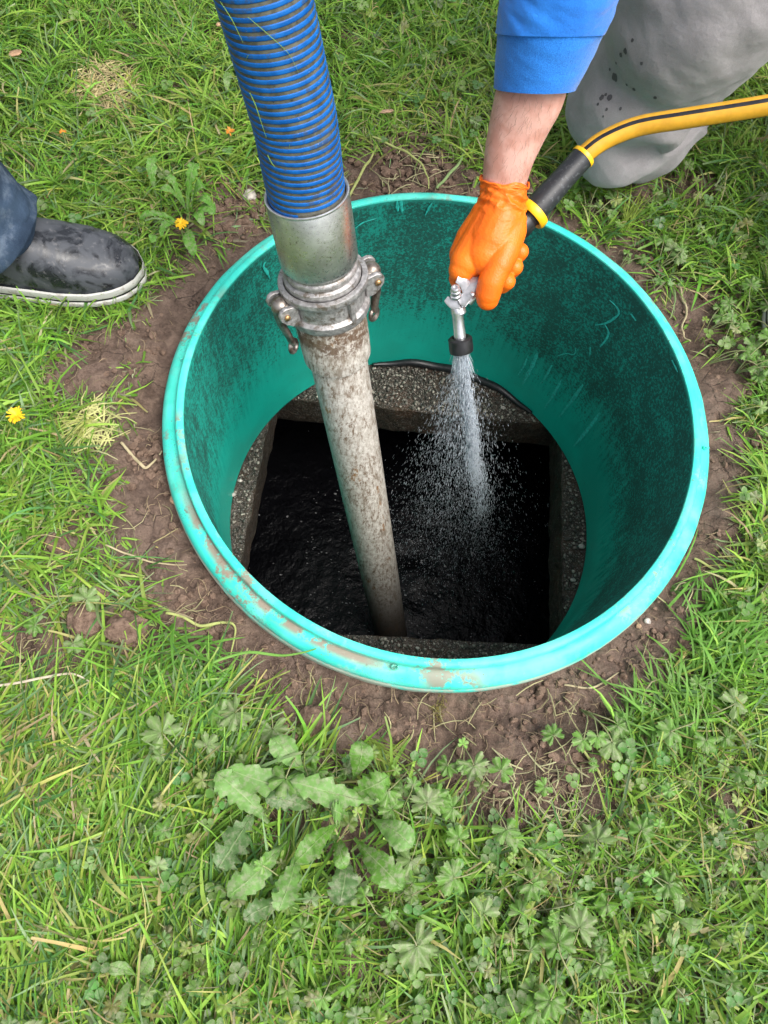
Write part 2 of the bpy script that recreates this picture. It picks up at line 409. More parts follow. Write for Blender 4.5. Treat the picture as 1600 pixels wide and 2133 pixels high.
cake = b.math('MULTIPLY', b.ramp(b.sep(b.pos(), 2), .052, .074), b.ramp(b.noise(110, 6, .75), .42, .56)); c = b.mix(b.math('MULTIPLY', cake, .9), c, (.10, .055, .03))
c = b.mix(b.ramp(b.sep(b.pos(), 2), -.55, -.95), c, (.10, .085, .07))  # painted shade: pipe colour darkens with depth, fading into the dark tank
vs_ = b.noise(60, 7, .75, b.mapv(b.pos(), (1, 1, .10))); c = b.mix(b.math('MULTIPLY', b.ramp(vs_, .52, .62), .65), c, (.17, .125, .085))
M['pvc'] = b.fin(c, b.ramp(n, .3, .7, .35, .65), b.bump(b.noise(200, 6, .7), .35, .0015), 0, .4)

# worker
b = NB('orange_glove'); P = b.pos(); n = b.noise(16, 4)
c = b.mix(b.ramp(n, .3, .7), (.84, .135, .006), (.92, .190, .010))
c = b.mix(b.ramp(b.noise(260, 4), .68, .74, 0, .5), c, (.35, .09, .02))
dia = b.voro(430); msk = b.ramp(b.sep(P, 2), .235, .205)
wr = b.noise(60, 4, .6, b.mapv(P, (1, 1, 3.2)), 1.2)
nb = b.bump(b.math('MULTIPLY', dia, msk), .35, .0008); nb = b.bump(b.math('MULTIPLY', wr, b.ramp(b.sep(P, 2), .20, .235)), .5, .004, nb)
M['glove'] = b.fin(c, .42, nb, 0, .4)
b = NB('skin'); P = b.pos(); n = b.noise(38, 5, .6)
c = b.mix(b.ramp(n, .35, .65), (.50, .25, .195), (.62, .365, .305))
c = b.mix(b.ramp(b.noise(11, 3), .5, .7, 0, .5), c, (.70, .36, .30))
c = b.mix(b.ramp(b.noise(700, 2), .70, .78, 0, .35), c, (.25, .11, .07))
M['skin'] = b.fin(c, .5, b.bump(b.noise(300, 4), .25, .001, b.bump(n, .25, .003)), 0, .35, **{'Subsurface Weight': .12, 'Subsurface Radius': (.01, .004, .002), 'Subsurface Scale': 1.0})
M['hair'] = simple('arm_hair', (.10, .055, .03), .6)
def cloth(name, c0, c1, wsc=900, folds=.4, spots=False):
    b = NB(name); P = b.pos(); n = b.noise(14, 5, .6); fz = b.noise(wsc, 3, .7)
    c = b.mix(b.ramp(n, .3, .7), c0, c1)
    c = b.mix(b.ramp(fz, .3, .7, 0, .35), c, tuple(min(1, x*1.45+.01) for x in c1))
    return b, c, b.bump(fz, .55, .0012, b.bump(n, folds, .012))
b, c, nb = cloth('blue_sweatshirt', (.012, .135, .52), (.022, .20, .68)); M['blue'] = b.fin(c, .9, nb, 0, .15, **{'Sheen Weight': .25})
b = NB('blue_ribbed_cuff'); P = b.pos(); wv = b.noise(1000, 3); c = b.mix(b.ramp(wv, .3, .7), (.012, .135, .52), (.03, .24, .74))
M['bluerib'] = b.fin(c, .9, b.bump(wv, .6, .001, b.bump(b.noise(40, 3), .3, .005)), 0, .15, **{'Sheen Weight': .25})
b, c, nb = cloth('grey_sweatpants', (.225, .212, .214), (.300, .286, .290), 1100, .5)
M['grey'] = b.fin(c, .95, nb, 0, .1, **{'Sheen Weight': .2})
M['wetspot'] = simple('wet_cloth', (.085, .08, .085), .8, 0, .2, 300)
b, c, nb = cloth('dark_denim', (.012, .022, .045), (.045, .075, .125), 1500, .5)
c = b.mix(b.ramp(b.noise(34, 5, .65), .48, .68, 0, .65), c, (.15, .19, .25)); M['denim'] = b.fin(c, .85, nb, 0, .2)
b = NB('black_rubber_boot'); n = b.noise(26, 6, .65, None, .8)
c = b.mix(b.ramp(n, .40, .56), (.012, .014, .018), (.060, .066, .078))
c = b.mix(b.ramp(b.noise(120, 5, .7), .55, .7, 0, .5), c, (.19, .185, .19))
M['boot'] = b.fin(c, b.ramp(n, .40, .56, .25, .6), b.bump(n, .25, .001), 0, .6)
b = NB('white_foxing'); n = b.noise(70, 6, .7)
M['foxing'] = b.fin(b.mix(b.ramp(n, .5, .68), (.50, .50, .47), (.28, .25, .21)), .5, b.bump(n, .2, .001), 0, .4)
M['black'] = simple('black_rubber', (.014, .014, .016), .38, 0, .3, 120, .25)
b = NB('black_grip'); n = b.noise(200, 5, .7)
M['grip'] = b.fin(b.mix(b.ramp(n, .55, .68, 0, .8), (.020, .022, .026), (.10, .11, .12)), .45, b.bump(n, .25, .001), 0, .5)
M['yellow'] = simple('yellow_hose_rubber', (.62, .32, .018), .5, 0, .10, 90, .2)
M['yring'] = simple('yellow_plastic_ring', (.83, .48, .012), .35, 0, .06, 90, .1)
b = NB('nozzle_metal'); n = b.noise(120, 5)
M['chrome'] = b.fin(b.mix(b.ramp(n, .3, .7), (.50, .51, .53), (.68, .69, .71)), .3, b.bump(n, .12, .0006), .85, .5)
M['plated'] = simple('painted_lever', (.36, .365, .39), .35, .3, .12, 200, .1)
M['brass'] = simple('brass', (.45, .28, .13), .35, .9, .3, 300)
b = NB('spray_water'); M['spray'] = b.fin((.80, .86, .92), .25, None, 0, .6)
tr = b.n('ShaderNodeBsdfTranslucent'); tr.inputs[0].default_value = (.85, .9, .95, 1); tp = b.n('ShaderNodeBsdfTransparent')
m1 = b.n('ShaderNodeMixShader'); m1.inputs[0].default_value = .4; m2 = b.n('ShaderNodeMixShader'); m2.inputs[0].default_value = .5
b.t.links.new(b.b.outputs[0], m1.inputs[1]); b.t.links.new(tr.outputs[0], m1.inputs[2]); b.t.links.new(m1.outputs[0], m2.inputs[1]); b.t.links.new(tp.outputs[0], m2.inputs[2]); b.t.links.new(m2.outputs[0], b.out.inputs[0])
M['petal'] = simple('yellow_petal', (.85, .50, .01), .55, 0, .2, 300)
M['orangepetal'] = simple('wilted_orange_petal', (.62, .22, .02), .6, 0, .3, 300)
M['dry'] = simple('dry_leaf', (.42, .26, .15), .7, 0, .35, 90, .4)
M['wood'] = simple('wood_chip', (.42, .27, .17), .7, 0, .35, 200, .5)
M['pebble'] = simple('pale_pebble', (.42, .38, .34), .45, 0, .3, 150, .3)
M['moss'] = simple('dry_moss', (.16, .14, .03), .9, 0, .5, 200, .6)

# ------------------------------------------------------------------ ground
GZ = -.050
def gheight(x, y):
    r = np.hypot(x, y)
    z = GZ + .010*fbm(x*3.1, y*3.1, None, 3, 5) + .0075*fbm(x*11, y*11, None, 3, 9)
    z = z - .006*sstep(.50, .42, r)
    return z
# bare-earth patches: pixel centre, radius
SP = [(205,735,88),(125,765,36),(310,690,62),(335,930,42),(365,1060,62),(375,1210,82),(470,1340,78),(590,1400,90),(680,1440,80),(820,1470,80),(950,1490,100),
      (1080,1560,120),(1160,1500,110),(1190,1620,70),(1010,1680,60),(940,1640,50),(1500,800,75),(1540,960,60),(1450,640,80),(1330,520,60),(1470,1160,60),(1390,1290,60),
      (860,360,75),(760,345,50),(950,385,60),(480,440,75),(420,545,40),(225,185,26),(520,1630,28),(560,1720,34),(690,1655,34),(740,1830,40),(30,1330,55),(120,1370,38),
      (110,1130,22),(190,1290,26),(275,1320,30),(1540,1690,40),(1100,395,60),(1330,395,60),(1440,385,50),(1420,560,50),(1560,740,40),(720,80,18),(910,250,20),
      (90,420,16),(1260,1450,60),(1320,1350,50),(960,1740,20),(720,2000,22),(560,1560,34),(620,1500,40),(1240,430,45),(430,1260,80),(560,1470,70),(700,1500,60),(860,1540,60),(1180,1420,60),(1280,1400,45),(1100,1650,60),(200,870,28),(250,1010,26),(160,1000,18)]
SPW = np.array([[*hit(a, c_)[:2], rr/F*1.30] for a, c_, rr in SP])
def bare(x, y):
    """1 on bare soil, 0 on lawn"""
    m = np.zeros_like(x)
    wob = .030*fbm(x*14, y*14, None, 3, 21)
    for cx, cy, rr in SPW:
        d = np.hypot(x-cx, y-cy)+wob
        m = np.maximum(m, sstep(rr*1.12, rr*.72, d))
    an_ = np.arctan2(y, x); mg = .492+.022*np.cos(an_+2.0)+.022*fbm(x*7, y*7, None, 2, 23); ring = sstep(mg+.03, mg-.03, np.hypot(x, y)+wob*1.6)
    return np.maximum(m, ring)
# polar sheet, one piece out to the horizon
na = 1000
rad = [.395, .405]
while rad[-1] < 1.35: rad.append(rad[-1]+.0052)
while rad[-1] < 80: rad.append(rad[-1]*1.12)
rad = np.array(rad); A = np.linspace(0, 2*math.pi, na, endpoint=False)
X = rad[:, None]*np.cos(A); Y = rad[:, None]*np.sin(A)
Z = gheight(X, Y); fade = sstep(2.5, 1.3, rad)[:, None]; Z = GZ+(Z-GZ)*np.maximum(fade, .25)
bs = bare(X, Y)
det = fbm(X*34, Y*34, None, 4, 31, .55); lump = np.abs(fbm(X*75, Y*75, None, 3, 37))
crumb = sstep(.0, .35, fbm(X*6, Y*6, None, 2, 41))
Z = Z + bs*fade*(.011*det+.005*crumb*(lump*2-.5)) - .004*(1-bs)
Z[0] = -.09
obj('ground', np.stack([X, Y, Z], -1).reshape(-1, 3), grid_faces(len(rad), na, True), M['soil'])
tag(bpy.data.objects['ground'], 'bare brown soil under and around the lawn', kind='structure')
def gz1(x, y): return float(gheight(np.array([x]), np.array([y]))[0])
def G(px, py, dz=0):
    p = hit(px, py); return np.array([p[0], p[1], gz1(p[0], p[1])+dz])

# ------------------------------------------------------------------ riser
RB = -.512
riser = empty('riser_pipe', (0, 0, RB), 'round turquoise plastic access riser sunk in the lawn, open on top', 'riser')
m = 256
u_ = np.linspace(0, 1, 60)
V, Fc = lathe([(.380+.0012*math.sin(t*9), RB+t*(-.002-RB)) for t in u_], (0, 0, 0), (0, 0, 1), m=m)
obj('wall', V, Fc, M['riser_in'], riser)
th = np.arange(m)/m*2*math.pi
V, Fc = lathe([(.380,-.002),(.3805,.0005),(.383,.0018),(.389,.0018),(.3912,.0003),(.3925,-.003),(.3930,-.02)], (0,0,0), (0,0,1), m=m)
obj('lip', V, Fc, M['riser'], riser)
prof = [(.3928,-.0120),(.3940,-.0135),(.3965,-.0132),(.4015,-.0142),(.4070,-.0165),(.4120,-.0205),(.4152,-.0255),(.4165,-.0310),(.4160,-.0365),(.4180,-.0390),(.4182,-.0480),(.417,-.12)]
V, Fc = lathe(prof, (0, 0, 0), (0, 0, 1), m=m)
V[:, 2] += .0010*vnoise(V[:, 0]*30, V[:, 1]*30, None, 3); V[:, :2] *= (1+.0016*vnoise(V[:, 0]*6, V[:, 1]*6, None, 4))[:, None]*(1)
obj('flange', V, Fc, M['riser'], riser)
for (px, py, s) in ((822, 1391, 1.0), (1468, 935, .8), (381, 752, .6)):
    c0 = hit(px, py, -.014); parts = []
    for k in range(3):
        a = random.random()*6; C = spline([c0+np.array([math.cos(a+q)*.0045*s, math.sin(a+q)*.003*s, .002+.0015*q*s]) for q in (0, 1.2, 2.4, 3.2)], 10)
        parts.append(tube(C, .0014*s, 6))
    parts.append(ico(c0, .004*s, 2, (1, 1, .5), .3, 3))
    obj('torn_boss', *merge(parts), M['riser'], riser)
# pale scratches where the wall coating was scraped
def wall_pt(px, py, r=.3793):
    d = ray(px, py); o = CAM; a = d[0]**2+d[1]**2; bq = 2*(o[0]*d[0]+o[1]*d[1]); cq = o[0]**2+o[1]**2-r*r
    s = math.sqrt(max(0, bq*bq-4*a*cq)); t = (-bq+s)/(2*a)
    return o+t*d
def wall_strip(pts, wd, name='scratch'):
    C = spline([wall_pt(*p) for p in pts], 6*len(pts)); n = len(C)
    V = []
    for i in range(n):
        T = C[min(i+1, n-1)]-C[max(i-1, 0)]; nr = np.array([C[i][0], C[i][1], 0])/.38; s = np.cross(T, nr); s /= np.linalg.norm(s)
        ww = wd*(.35+.65*math.sin(math.pi*(i+.5)/n))*(.7+.6*random.random())/F*1.2
        V += [C[i]-s*ww-nr*.0002, C[i]-nr*.0009, C[i]+s*ww-nr*.0002]
    obj(name, V, grid_faces(n, 3), M['scratch'], riser)
wall_strip([(1270,625),(1285,640),(1288,655),(1265,672),(1240,677)], 3.2)
wall_strip([(1260,676),(1268,692),(1262,708),(1250,722)], 3.0)
wall_strip([(1314,653),(1325,668)], 2.5)
wall_strip([(1230,722),(1229,740)], 2.5); wall_strip([(1160,742),(1180,736),(1196,738),(1200,724)], 2.4)
wall_strip([(901,421),(893,434),(886,448)], 2.4); wall_strip([(827,418),(829,440)], 4.0); wall_strip([(835,418),(838,442)], 4.0)
wall_strip([(740,475),(758,463),(784,455)], 2.2); wall_strip([(553,545),(549,556),(556,566),(562,580)], 3.5)
wall_strip([(1400,712+38),(1412,775)], 2.5)
for a, b2, wd in (((1120,735),(1088,800),6),((1170,790),(1135,850),4.5),((1215,800),(1165,868),5),((1250,860),(1195,930),6),((1150,760),(1125,800),3),((1100,740),(1080,780),3)):
    wall_strip([a, ((a[0]+b2[0])/2+2, (a[1]+b2[1])/2), b2], wd, 'clean_streak')

# ------------------------------------------------------------------ concrete cover with its square hatch
cover = empty('concrete_tank_cover', (0, 0, -.56), 'dark wet concrete tank cover with a square hatch at the bottom of the riser', 'tank cover')
ZC = RB
# top edge of the square throat: far left, far right, near right, near left
hx = np.array([(-.346, .226), (.303, .282), (.349, -.216), (-.325, -.298)]); cc = hx.mean(0)
def sq(scale, zz, n=40, jit=0.0, seed=0):
    pts = []
    for i in range(4):
        a = hx[i]; b2 = hx[(i+1) % 4]
        for t in np.arange(n)/n: pts.append(a*(1-t)+b2*t)
    p = np.array(pts); p = cc+(p-cc)*scale
    # a straight edge left rough by the mould
    p = p+jit*np.stack([fbm(p[:, 0]*40, p[:, 1]*40, None, 3, seed), fbm(p[:, 0]*40+9, p[:, 1]*40, None, 3, seed+5)], 1)
    return np.column_stack([p, np.full(len(p), zz)])
rings = []
cir = lambda r, zz: np.array([[*(r*(q-cc)/np.linalg.norm(q-cc)), zz] for q in sq(1, 0)[:, :2]])
base_sq = sq(1.004, ZC-.003, jit=.004, seed=2)
outer = cir(.60, ZC)
for t in np.linspace(0, 1, 34):
    rg_ = outer*(1-t)+base_sq*t
    rg_[:, 2] += -.0025+.0020*fbm(rg_[:, 0]*60, rg_[:, 1]*60, None, 3, 8)
    rings.append(rg_)
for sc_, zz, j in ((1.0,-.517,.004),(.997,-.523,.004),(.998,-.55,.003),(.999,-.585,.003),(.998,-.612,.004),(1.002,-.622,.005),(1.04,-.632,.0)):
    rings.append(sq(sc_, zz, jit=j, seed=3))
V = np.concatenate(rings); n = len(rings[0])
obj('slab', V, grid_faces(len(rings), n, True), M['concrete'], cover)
# tank below
tank_r = []
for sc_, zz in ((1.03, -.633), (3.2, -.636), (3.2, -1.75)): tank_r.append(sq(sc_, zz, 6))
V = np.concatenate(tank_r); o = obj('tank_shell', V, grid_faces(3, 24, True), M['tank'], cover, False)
WZ = -1.02
wx = np.linspace(-1.1, 1.1, 90); WX, WY = np.meshgrid(wx, wx, indexing='ij')
imp = np.array([.06, .02])
rr = np.hypot(WX-imp[0], WY-imp[1])
WH = WZ+.006*fbm(WX*12, WY*12, None, 4, 51)+.006*np.exp(-rr*6)*np.sin(rr*70)
o = obj('tank_water', np.stack([WX, WY, WH], -1).reshape(-1, 3), grid_faces(90, 90), M['water']); tag(o, 'black churned water down in the tank', kind='structure')
# floating specks of foam
parts = []; fc = []
for i in range(450):
    a = rng.normal(0, .16, 2)+imp*0+np.array([.0, .0]); s = abs(rng.normal(0, .0009))+.0006
    parts.append(ico((a[0], a[1], WZ+.004), s, 1, (1.6, 1, .6)))
V, Fc = merge(parts); o = obj('foam_specks', V, Fc, M['gravel'], None, True, np.full((len(V), 3), .22)); tag(o, 'pale foam specks floating on the black water', kind='stuff')
# dark sealant bead along the far foot of the wall
aa = np.linspace(R_(52), R_(112), 40); C = np.stack([.374*np.cos(aa), .374*np.sin(aa), np.full(40, ZC+.006)], 1); C[:, 2] += .003*np.sin(aa*23)
o = obj('sealant_bead', *tube(C, .010*np.sin(np.linspace(.15, 3.0, 40))**.5, 12), M['black'], cover)
# gravel on the ledge
parts = []; cols = []
inb = lambda p: (np.abs(np.cross(hx[1]-hx[0], p-hx[0])/np.linalg.norm(hx[1]-hx[0])))
def inside(p, sc_=1.16):
    q = cc+(p-cc)/sc_; s = [np.cross(hx[(i+1) % 4]-hx[i], q-hx[i]) for i in range(4)]
    return all(v < 0 for v in s) or all(v > 0 for v in s)
EN = [np.array([(hx[(i+1) % 4]-hx[i])[1], -(hx[(i+1) % 4]-hx[i])[0]]) for i in range(4)]
def scof(p): return max(float(np.dot(e_, p-cc)/np.dot(e_, hx[i]-cc)) for i, e_ in enumerate(EN))
cnt = 0
protos = [ico((0, 0, 0), 1, 1, (1, .8, .55), .35, k) for k in range(8)]
while cnt < 5200:
    a = rng.random()*6.283; r = .377*math.sqrt(rng.random()); p = np.array([r*math.cos(a), r*math.sin(a)])
    sp_ = scof(p)
    if sp_ < 1.012: continue
    cnt += 1; s = .0013+.0034*rng.random()**3.0
    v, f = protos[cnt % 8]; ca, sa = math.cos(a*7), math.sin(a*7); v = v*s; v = np.stack([v[:, 0]*ca-v[:, 1]*sa, v[:, 0]*sa+v[:, 1]*ca, v[:, 2]], 1)
    parts.append((v+np.array([p[0], p[1], ZC-.001+s*.2]), f)); g = .05+.36*rng.random()**2.2; cols.append(np.tile([g, g*.88, g*.74], (len(v), 1)))
V, Fc = merge(parts); o = obj('ledge_gravel', V, Fc, M['gravel'], None, True, np.concatenate(cols)); tag(o, 'dark wet gravel and grit on the concrete ledge', kind='stuff')
for (px, py, s, lab) in ((1048,849,.007,'small white pebble on the far ledge behind the water spray'), (1212,1138,.010,'pinkish angular pebble against the wall on the ledge'),
                         (1194,1208,.008,'white pointed pebble low on the ledge by the wall'), (500,1001,.007,'pale pebble on the ledge left of the hatch, nearer the far end'),
                         (486,1030,.008,'light pebble touching the riser wall left of the hatch'), (870,1350,.006,'tiny white pebble on the near ledge above the rim'),
                         (1193,927,.004,'tiny cream pebble high on the right ledge')):
    p = hit(px, py, ZC+.004); V, Fc = ico(p, s*.75, 2, (1, .75, .6), .3, int(px)); o = obj('pebble', V, Fc, M['pebble']); tag(o, lab, 'pebble')

# ------------------------------------------------------------------ suction hose assembly
AX = np.array([-.17475867, .18407304, .96725205]); AC = np.array([-.15151991, .02534971, -.07540793])
def axp(t): return AC+AX*t
def axt(py):      # parameter on the axis seen at that row
    ts = np.linspace(-1.2, .6, 900); P_ = proj(AC+ts[:, None]*AX); return float(ts[np.argmin(np.abs(P_[:, 1]-py))])
suction = empty('suction_hose', axp(axt(620)), 'blue ribbed suction hose coupled to a stained white pipe, dipping through the hatch', 'suction hose')
t_sock0, t_sock1, t_sl0, t_sl1 = axt(736), axt(645), axt(538), axt(400)
hintc = (CAM-axp(0)); 
V, Fc = lathe([(.0395, axt(1300)-.25), (.0425, axt(1300)-.25), (.0432, t_sock0+.004), (.0400, t_sock0+.004)], AC, AX, m=64)
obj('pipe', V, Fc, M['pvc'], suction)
V, Fc = lathe([(.0445, t_sock0-.001), (.0490, t_sock0), (.0502, t_sock0+.003), (.0508, t_sock0+.03), (.0512, t_sock1-.002), (.050, t_sock1+.02), (.046, t_sock1+.02)], AC, AX, m=64)
V += .0006*fbm(V[:, 0]*90, V[:, 1]*90, V[:, 2]*90, 2, 3)[:, None]*(V-axp(0))/.05*.3
obj('pipe_socket', V, Fc, M['pvc'], suction)
# coupling body (female half)
u0, v0, w0 = frame_of(AX)
# direction towards picture left, across the axis
lp = D(560, 640, 1.03)-D(700, 600, 1.03); LU = lp-np.dot(lp, w0)*w0; LU /= np.linalg.norm(LU); FV = np.cross(w0, LU)
if np.dot(FV, CAM-axp(0)) < 0: FV = -FV
tA, tB = axt(638), axt(573)      # bottom and top of the collar
H = tB-tA
cb = [(.046, tA-.004), (.052, tA-.004), (.0575, tA), (.0590, tA+.004), (.0590, tA+.012), (.0570, tA+.014), (.0535, tA+.016), (.0530, tB-.014), (.0575, tB-.012), (.0605, tB-.009), (.0612, tB-.004), (.0605, tB), (.0585, tB+.001), (.0535, tB+.001), (.0530, tB-.003), (.050, tB-.006), (.047, tB-.006)]
V, Fc = lathe(cb, AC, AX, m=96); V += (.0004*fbm(V[:, 0]*70, V[:, 1]*70, V[:, 2]*70, 3, 8))[:, None]*FV
collar = obj('coupler_collar', V, Fc, M['alu'], suction)
def radial(ang): return math.cos(ang)*FV+math.sin(ang)*LU     # 0 = towards the viewer, + = picture left
for ang in (R_(-28), R_(62), R_(152), R_(242)):
    rd = radial(ang); tn = np.cross(w0, rd)
    obj('web', *box(axp((tA+tB)/2)+rd*.0555, tn, w0, rd, .007, H*.82, .0085, .0012), M['alu'], collar)
# adaptor between sleeve and collar (male half)
ad = [(.046, tB-.012), (.0490, tB-.004), (.0515, tB-.001), (.0523, tB+.004), (.0518, tB+.0085), (.0478, tB+.011), (.0480, tB+.014), (.0497, tB+.016), (.0500, tB+.019), (.0488, tB+.0215), (.0475, tB+.023), (.0475, t_sl0+.01)]
obj('adaptor', *lathe(ad, AC, AX, m=96), M['alu'], suction)
sv = [(.0470, t_sl0-.001), (.0498, t_sl0), (.0508, t_sl0+.002), (.0510, t_sl0+.006), (.0510, t_sl1-.001), (.0503, t_sl1), (.0497, t_sl1-.0005), (.0497, t_sl1-.03)]
V, Fc = lathe(sv, AC, AX, m=96); V += .0003*fbm(V[:, 0]*40, V[:, 1]*40, V[:, 2]*40, 3, 18)[:, None]*FV
obj('steel_sleeve', V, Fc, M['steel'], suction)
V, Fc = lathe([(.0466, t_sl1-.004), (.0480, t_sl1+.0005), (.0500, t_sl1+.0012), (.0512, t_sl1+.0006), (.0514, t_sl1-.0008), (.0509, t_sl1-.002)], AC, AX, m=96)
obj('sleeve_edge', V, Fc, M['chrome'], suction)
# cam arms with their lugs
for sgn in (1, -1):
    base_ang = R_(72) if sgn > 0 else R_(-96)
    rd = radial(base_ang); tn = np.cross(w0, rd); mid_ = axp((tA+tB)/2+.004)
    for k in (-1, 1):
        pl = [(-.004, -.018), (.008, -.016), (.017, -.008), (.0230, .000), (.0240, .008), (.020, .0150), (.014, .0175), (-.004, .014)]
        obj('lug', *extrude(pl, mid_+rd*.055+tn*k*.0185, rd, w0, tn, .007, .0015), M['alu'], collar)
        obj('pin', *lathe([(0, -.001), (.0035, 0), (.0042, .001), (.0042, .003), (.003, .0042), (0, .0045)], mid_+rd*.069+tn*k*.0215+w0*.004, tn*k, m=16), M['brass'], collar)
    lever = obj('cam_lever', *merge([
        tube(spline([mid_+rd*.052+w0*.006, mid_+rd*.066+w0*.010, mid_+rd*.0725+w0*.000, mid_+rd*.0725-w0*.020, mid_+rd*.067-w0*.045, mid_+rd*.0645-w0*.060], 26),
             np.concatenate([np.full(8, .0125), np.linspace(.0125, .0100, 18)]), 18, True, .48, tn),
        ico(mid_+rd*.067+w0*.006, .0135, 3, (1, 1, 1))]), M['lever'], suction)
    rg0 = mid_+rd*.0635-w0*.069
    aa = np.linspace(0, 2*math.pi, 24, endpoint=False)
    q = [rg0+.0085*(math.cos(a)*(rd*.8+tn*.6)+math.sin(a)*w0) for a in aa]+[rg0+.0085*(rd*.8+tn*.6)]
    obj('pull_ring', *tube(np.array(q), .0036, 8, False), M['lever'], lever)
# flexible hose
hd_ = lambda y: 1/(.864+(780-y)*.00068)
hp = [axp(t_sl1-.03), axp(t_sl1+.02), D(616, 262, hd_(262)), D(601, 200, hd_(200)), D(576, 100, hd_(100)), D(551, 0, hd_(0)), D(526, -90, hd_(-90))]
e = hp[-1]; dd_ = hp[-1]-hp[-2]; dd_ /= np.linalg.norm(dd_)
hp += [e+dd_*.09, e+dd_*.20+np.array([-.03, .05, 0]), e+dd_*.30+np.array([-.20, .26, 0]), e+dd_*.22+np.array([-.50, .62, 0]), e+np.array([-.85, 1.1, -.15]), np.array([-1.5, 1.9, .0]), np.array([-2.2, 2.8, .0])]
HC = spline(hp, 1300); seg = np.linalg.norm(np.diff(HC, axis=0), axis=1); S = np.concatenate([[0], np.cumsum(seg)])
tt = np.linspace(0, S[-1], 900); HC = np.stack([np.interp(tt, S, HC[:, i]) for i in range(3)], 1)
kk = np.array([1, 4, 6, 4, 1.])/16
for _i in range(6): HC[2:-2] = sum(kk[j]*HC[j:len(HC)-4+j] for j in range(5))
RH = .0462
V, Fc = tube(HC, RH, 40, True)
obj('hose_wall', V, Fc, M['hosewall'], suction)
T, U, W = pframes(HC)
sA = np.linalg.norm(axp(t_sl1)-HC[0]); sB = np.linalg.norm(HC[0]-hp[5])
pitch = (sB-sA)/25.5
L = S[-1]; per = 36; nturn = (L-.06)/pitch; nn = int(nturn*per)
ph = np.arange(nn)/per; s_c = .03+ph*pitch; a_ = -ph*2*math.pi
prof = [(-.29, -.0002), (-.27, .0005), (-.14, .0007), (.14, .0007), (.27, .0005), (.29, -.0002)]
Vr = []
for (ds, dr) in prof:
    s = s_c+ds*pitch; C = np.stack([np.interp(s, tt, HC[:, i]) for i in range(3)], 1); Ui = np.stack([np.interp(s, tt, U[:, i]) for i in range(3)], 1); Wi = np.stack([np.interp(s, tt, W[:, i]) for i in range(3)], 1)
    Vr.append(C+(RH+dr)*(np.cos(a_)[:, None]*Ui+np.sin(a_)[:, None]*Wi))
Vr = np.stack(Vr, 1).reshape(-1, 3)
obj('spiral_rib', Vr, grid_faces(nn, len(prof)), M['rib'], suction)

def free_hand(p, d, side):
    """relaxed open hand: palm, four unequal fingers and a thumb leaving the side of the palm"""
    p = np.asarray(p, float); d = np.asarray(d, float)/np.linalg.norm(d); s_ = np.asarray(side, float); s_ = s_-np.dot(s_, d)*d; s_ /= np.linalg.norm(s_); n_ = np.cross(d, s_)
    out = []
    for k, l in ((-1.5, .062), (-.5, .074), (.5, .078), (1.5, .070)):
        k0 = p+d*.088+s_*k*.019; out += capsules([(p+s_*k*.012, .017), (k0, .0125), (k0+d*l*.5+n_*.006, .0100), (k0+d*l+n_*.026, .0080)], 12)
    b0 = p+s_*.026+d*.02; out += capsules([(p+s_*.010, .018), (b0+s_*.022+d*.022, .014), (b0+s_*.036+d*.055+n_*.008, .0105)], 12)
    return out
# ------------------------------------------------------------------ person kneeling by the pit
worker = empty('person', (.30, .55, -.05), 'kneeling person in blue sweatshirt, grey sweatpants and orange glove holding the spray nozzle', 'person')
DH = .03                                                     # the hand sits this much deeper than first measured
def E_(px, py, d): return D(px, py, d+DH)
wrist = E_(1050, 384, .945)
fore = [(E_(1047, 420, .957), .0235), (E_(1048, 400, .951), .0262), (wrist, .0284), (E_(1060, 330, .925), .0322), (E_(1078, 270, .905), .0372), (E_(1098, 215, .885), .0420), (E_(1110, 184, .875), .0415), (E_(1128, 100, .845), .038), (E_(1150, 10, .815), .038)]
elbow = np.array([.045, .315, .530]); shoulder = np.array([.17, .58, .80])
hip = np.array([.40, .66, .40]); chest = np.array([.34, .70, .72]); neck = np.array([.26, .68, .88]); head = np.array([.20, .62, 1.02])
knee = E_(1292, 285, 1.205)-np.array([0, 0, .0]); lshould = np.array([.52, .72, .80])
sk = []
fC = spline([p for p, r in fore], 40); fr = np.interp(np.linspace(0, len(fore)-1, 40), range(len(fore)), [r for p, r in fore])
sk.append(tube(fC, fr, 28, True, .86, (1, 0, 0)))
sk += capsules([(fore[-1][0], .036), (elbow, .038), ((elbow+shoulder)/2, .042), (shoulder, .05)])
sk += capsules([(hip+np.array([.0, .0, 0]), .12), ((hip+chest)/2, .12), (chest, .13), (neck, .055), (head, .075)])
sk += capsules([(shoulder, .06), (chest+np.array([0, 0, .07]), .09), (lshould, .05), (np.array([.66, .62, .60]), .045), (np.array([.66, .50, .46]), .035), (np.array([.68, .44, .44]), .028)])
sk += free_hand((.68, .45, .445), (.05, -.8, -.35), (-1, 0, 0))
sk.append(ico(head, .095, 3, (.82, 1, 1.15))); sk.append(ico(head+np.array([-.03, -.085, -.01]), .016, 2)); 
for e_ in (-1, 1): sk.append(ico(head+np.array([.082*e_, 0, -.005]), .022, 2, (.4, 1, 1.3)))
lknee = np.array([.80, .60, .40]); lank = np.array([.655, .40, .04]); rank = np.array([.47, .98, .0])
sk += capsules([(hip, .10), (knee+np.array([0, 0, .03]), .038), (rank, .03)]); sk += capsules([(hip+np.array([.12, .03, 0]), .10), (lknee, .055), (lank, .04)])
body = solidify_union('body', sk, .0042, 6, M['skin'], worker)
obj('hair', *merge([ico(head+np.array([.01, .02, .03]), .105, 3, (.85, 1, 1.05), .08, 5)]), M['hair'], worker)
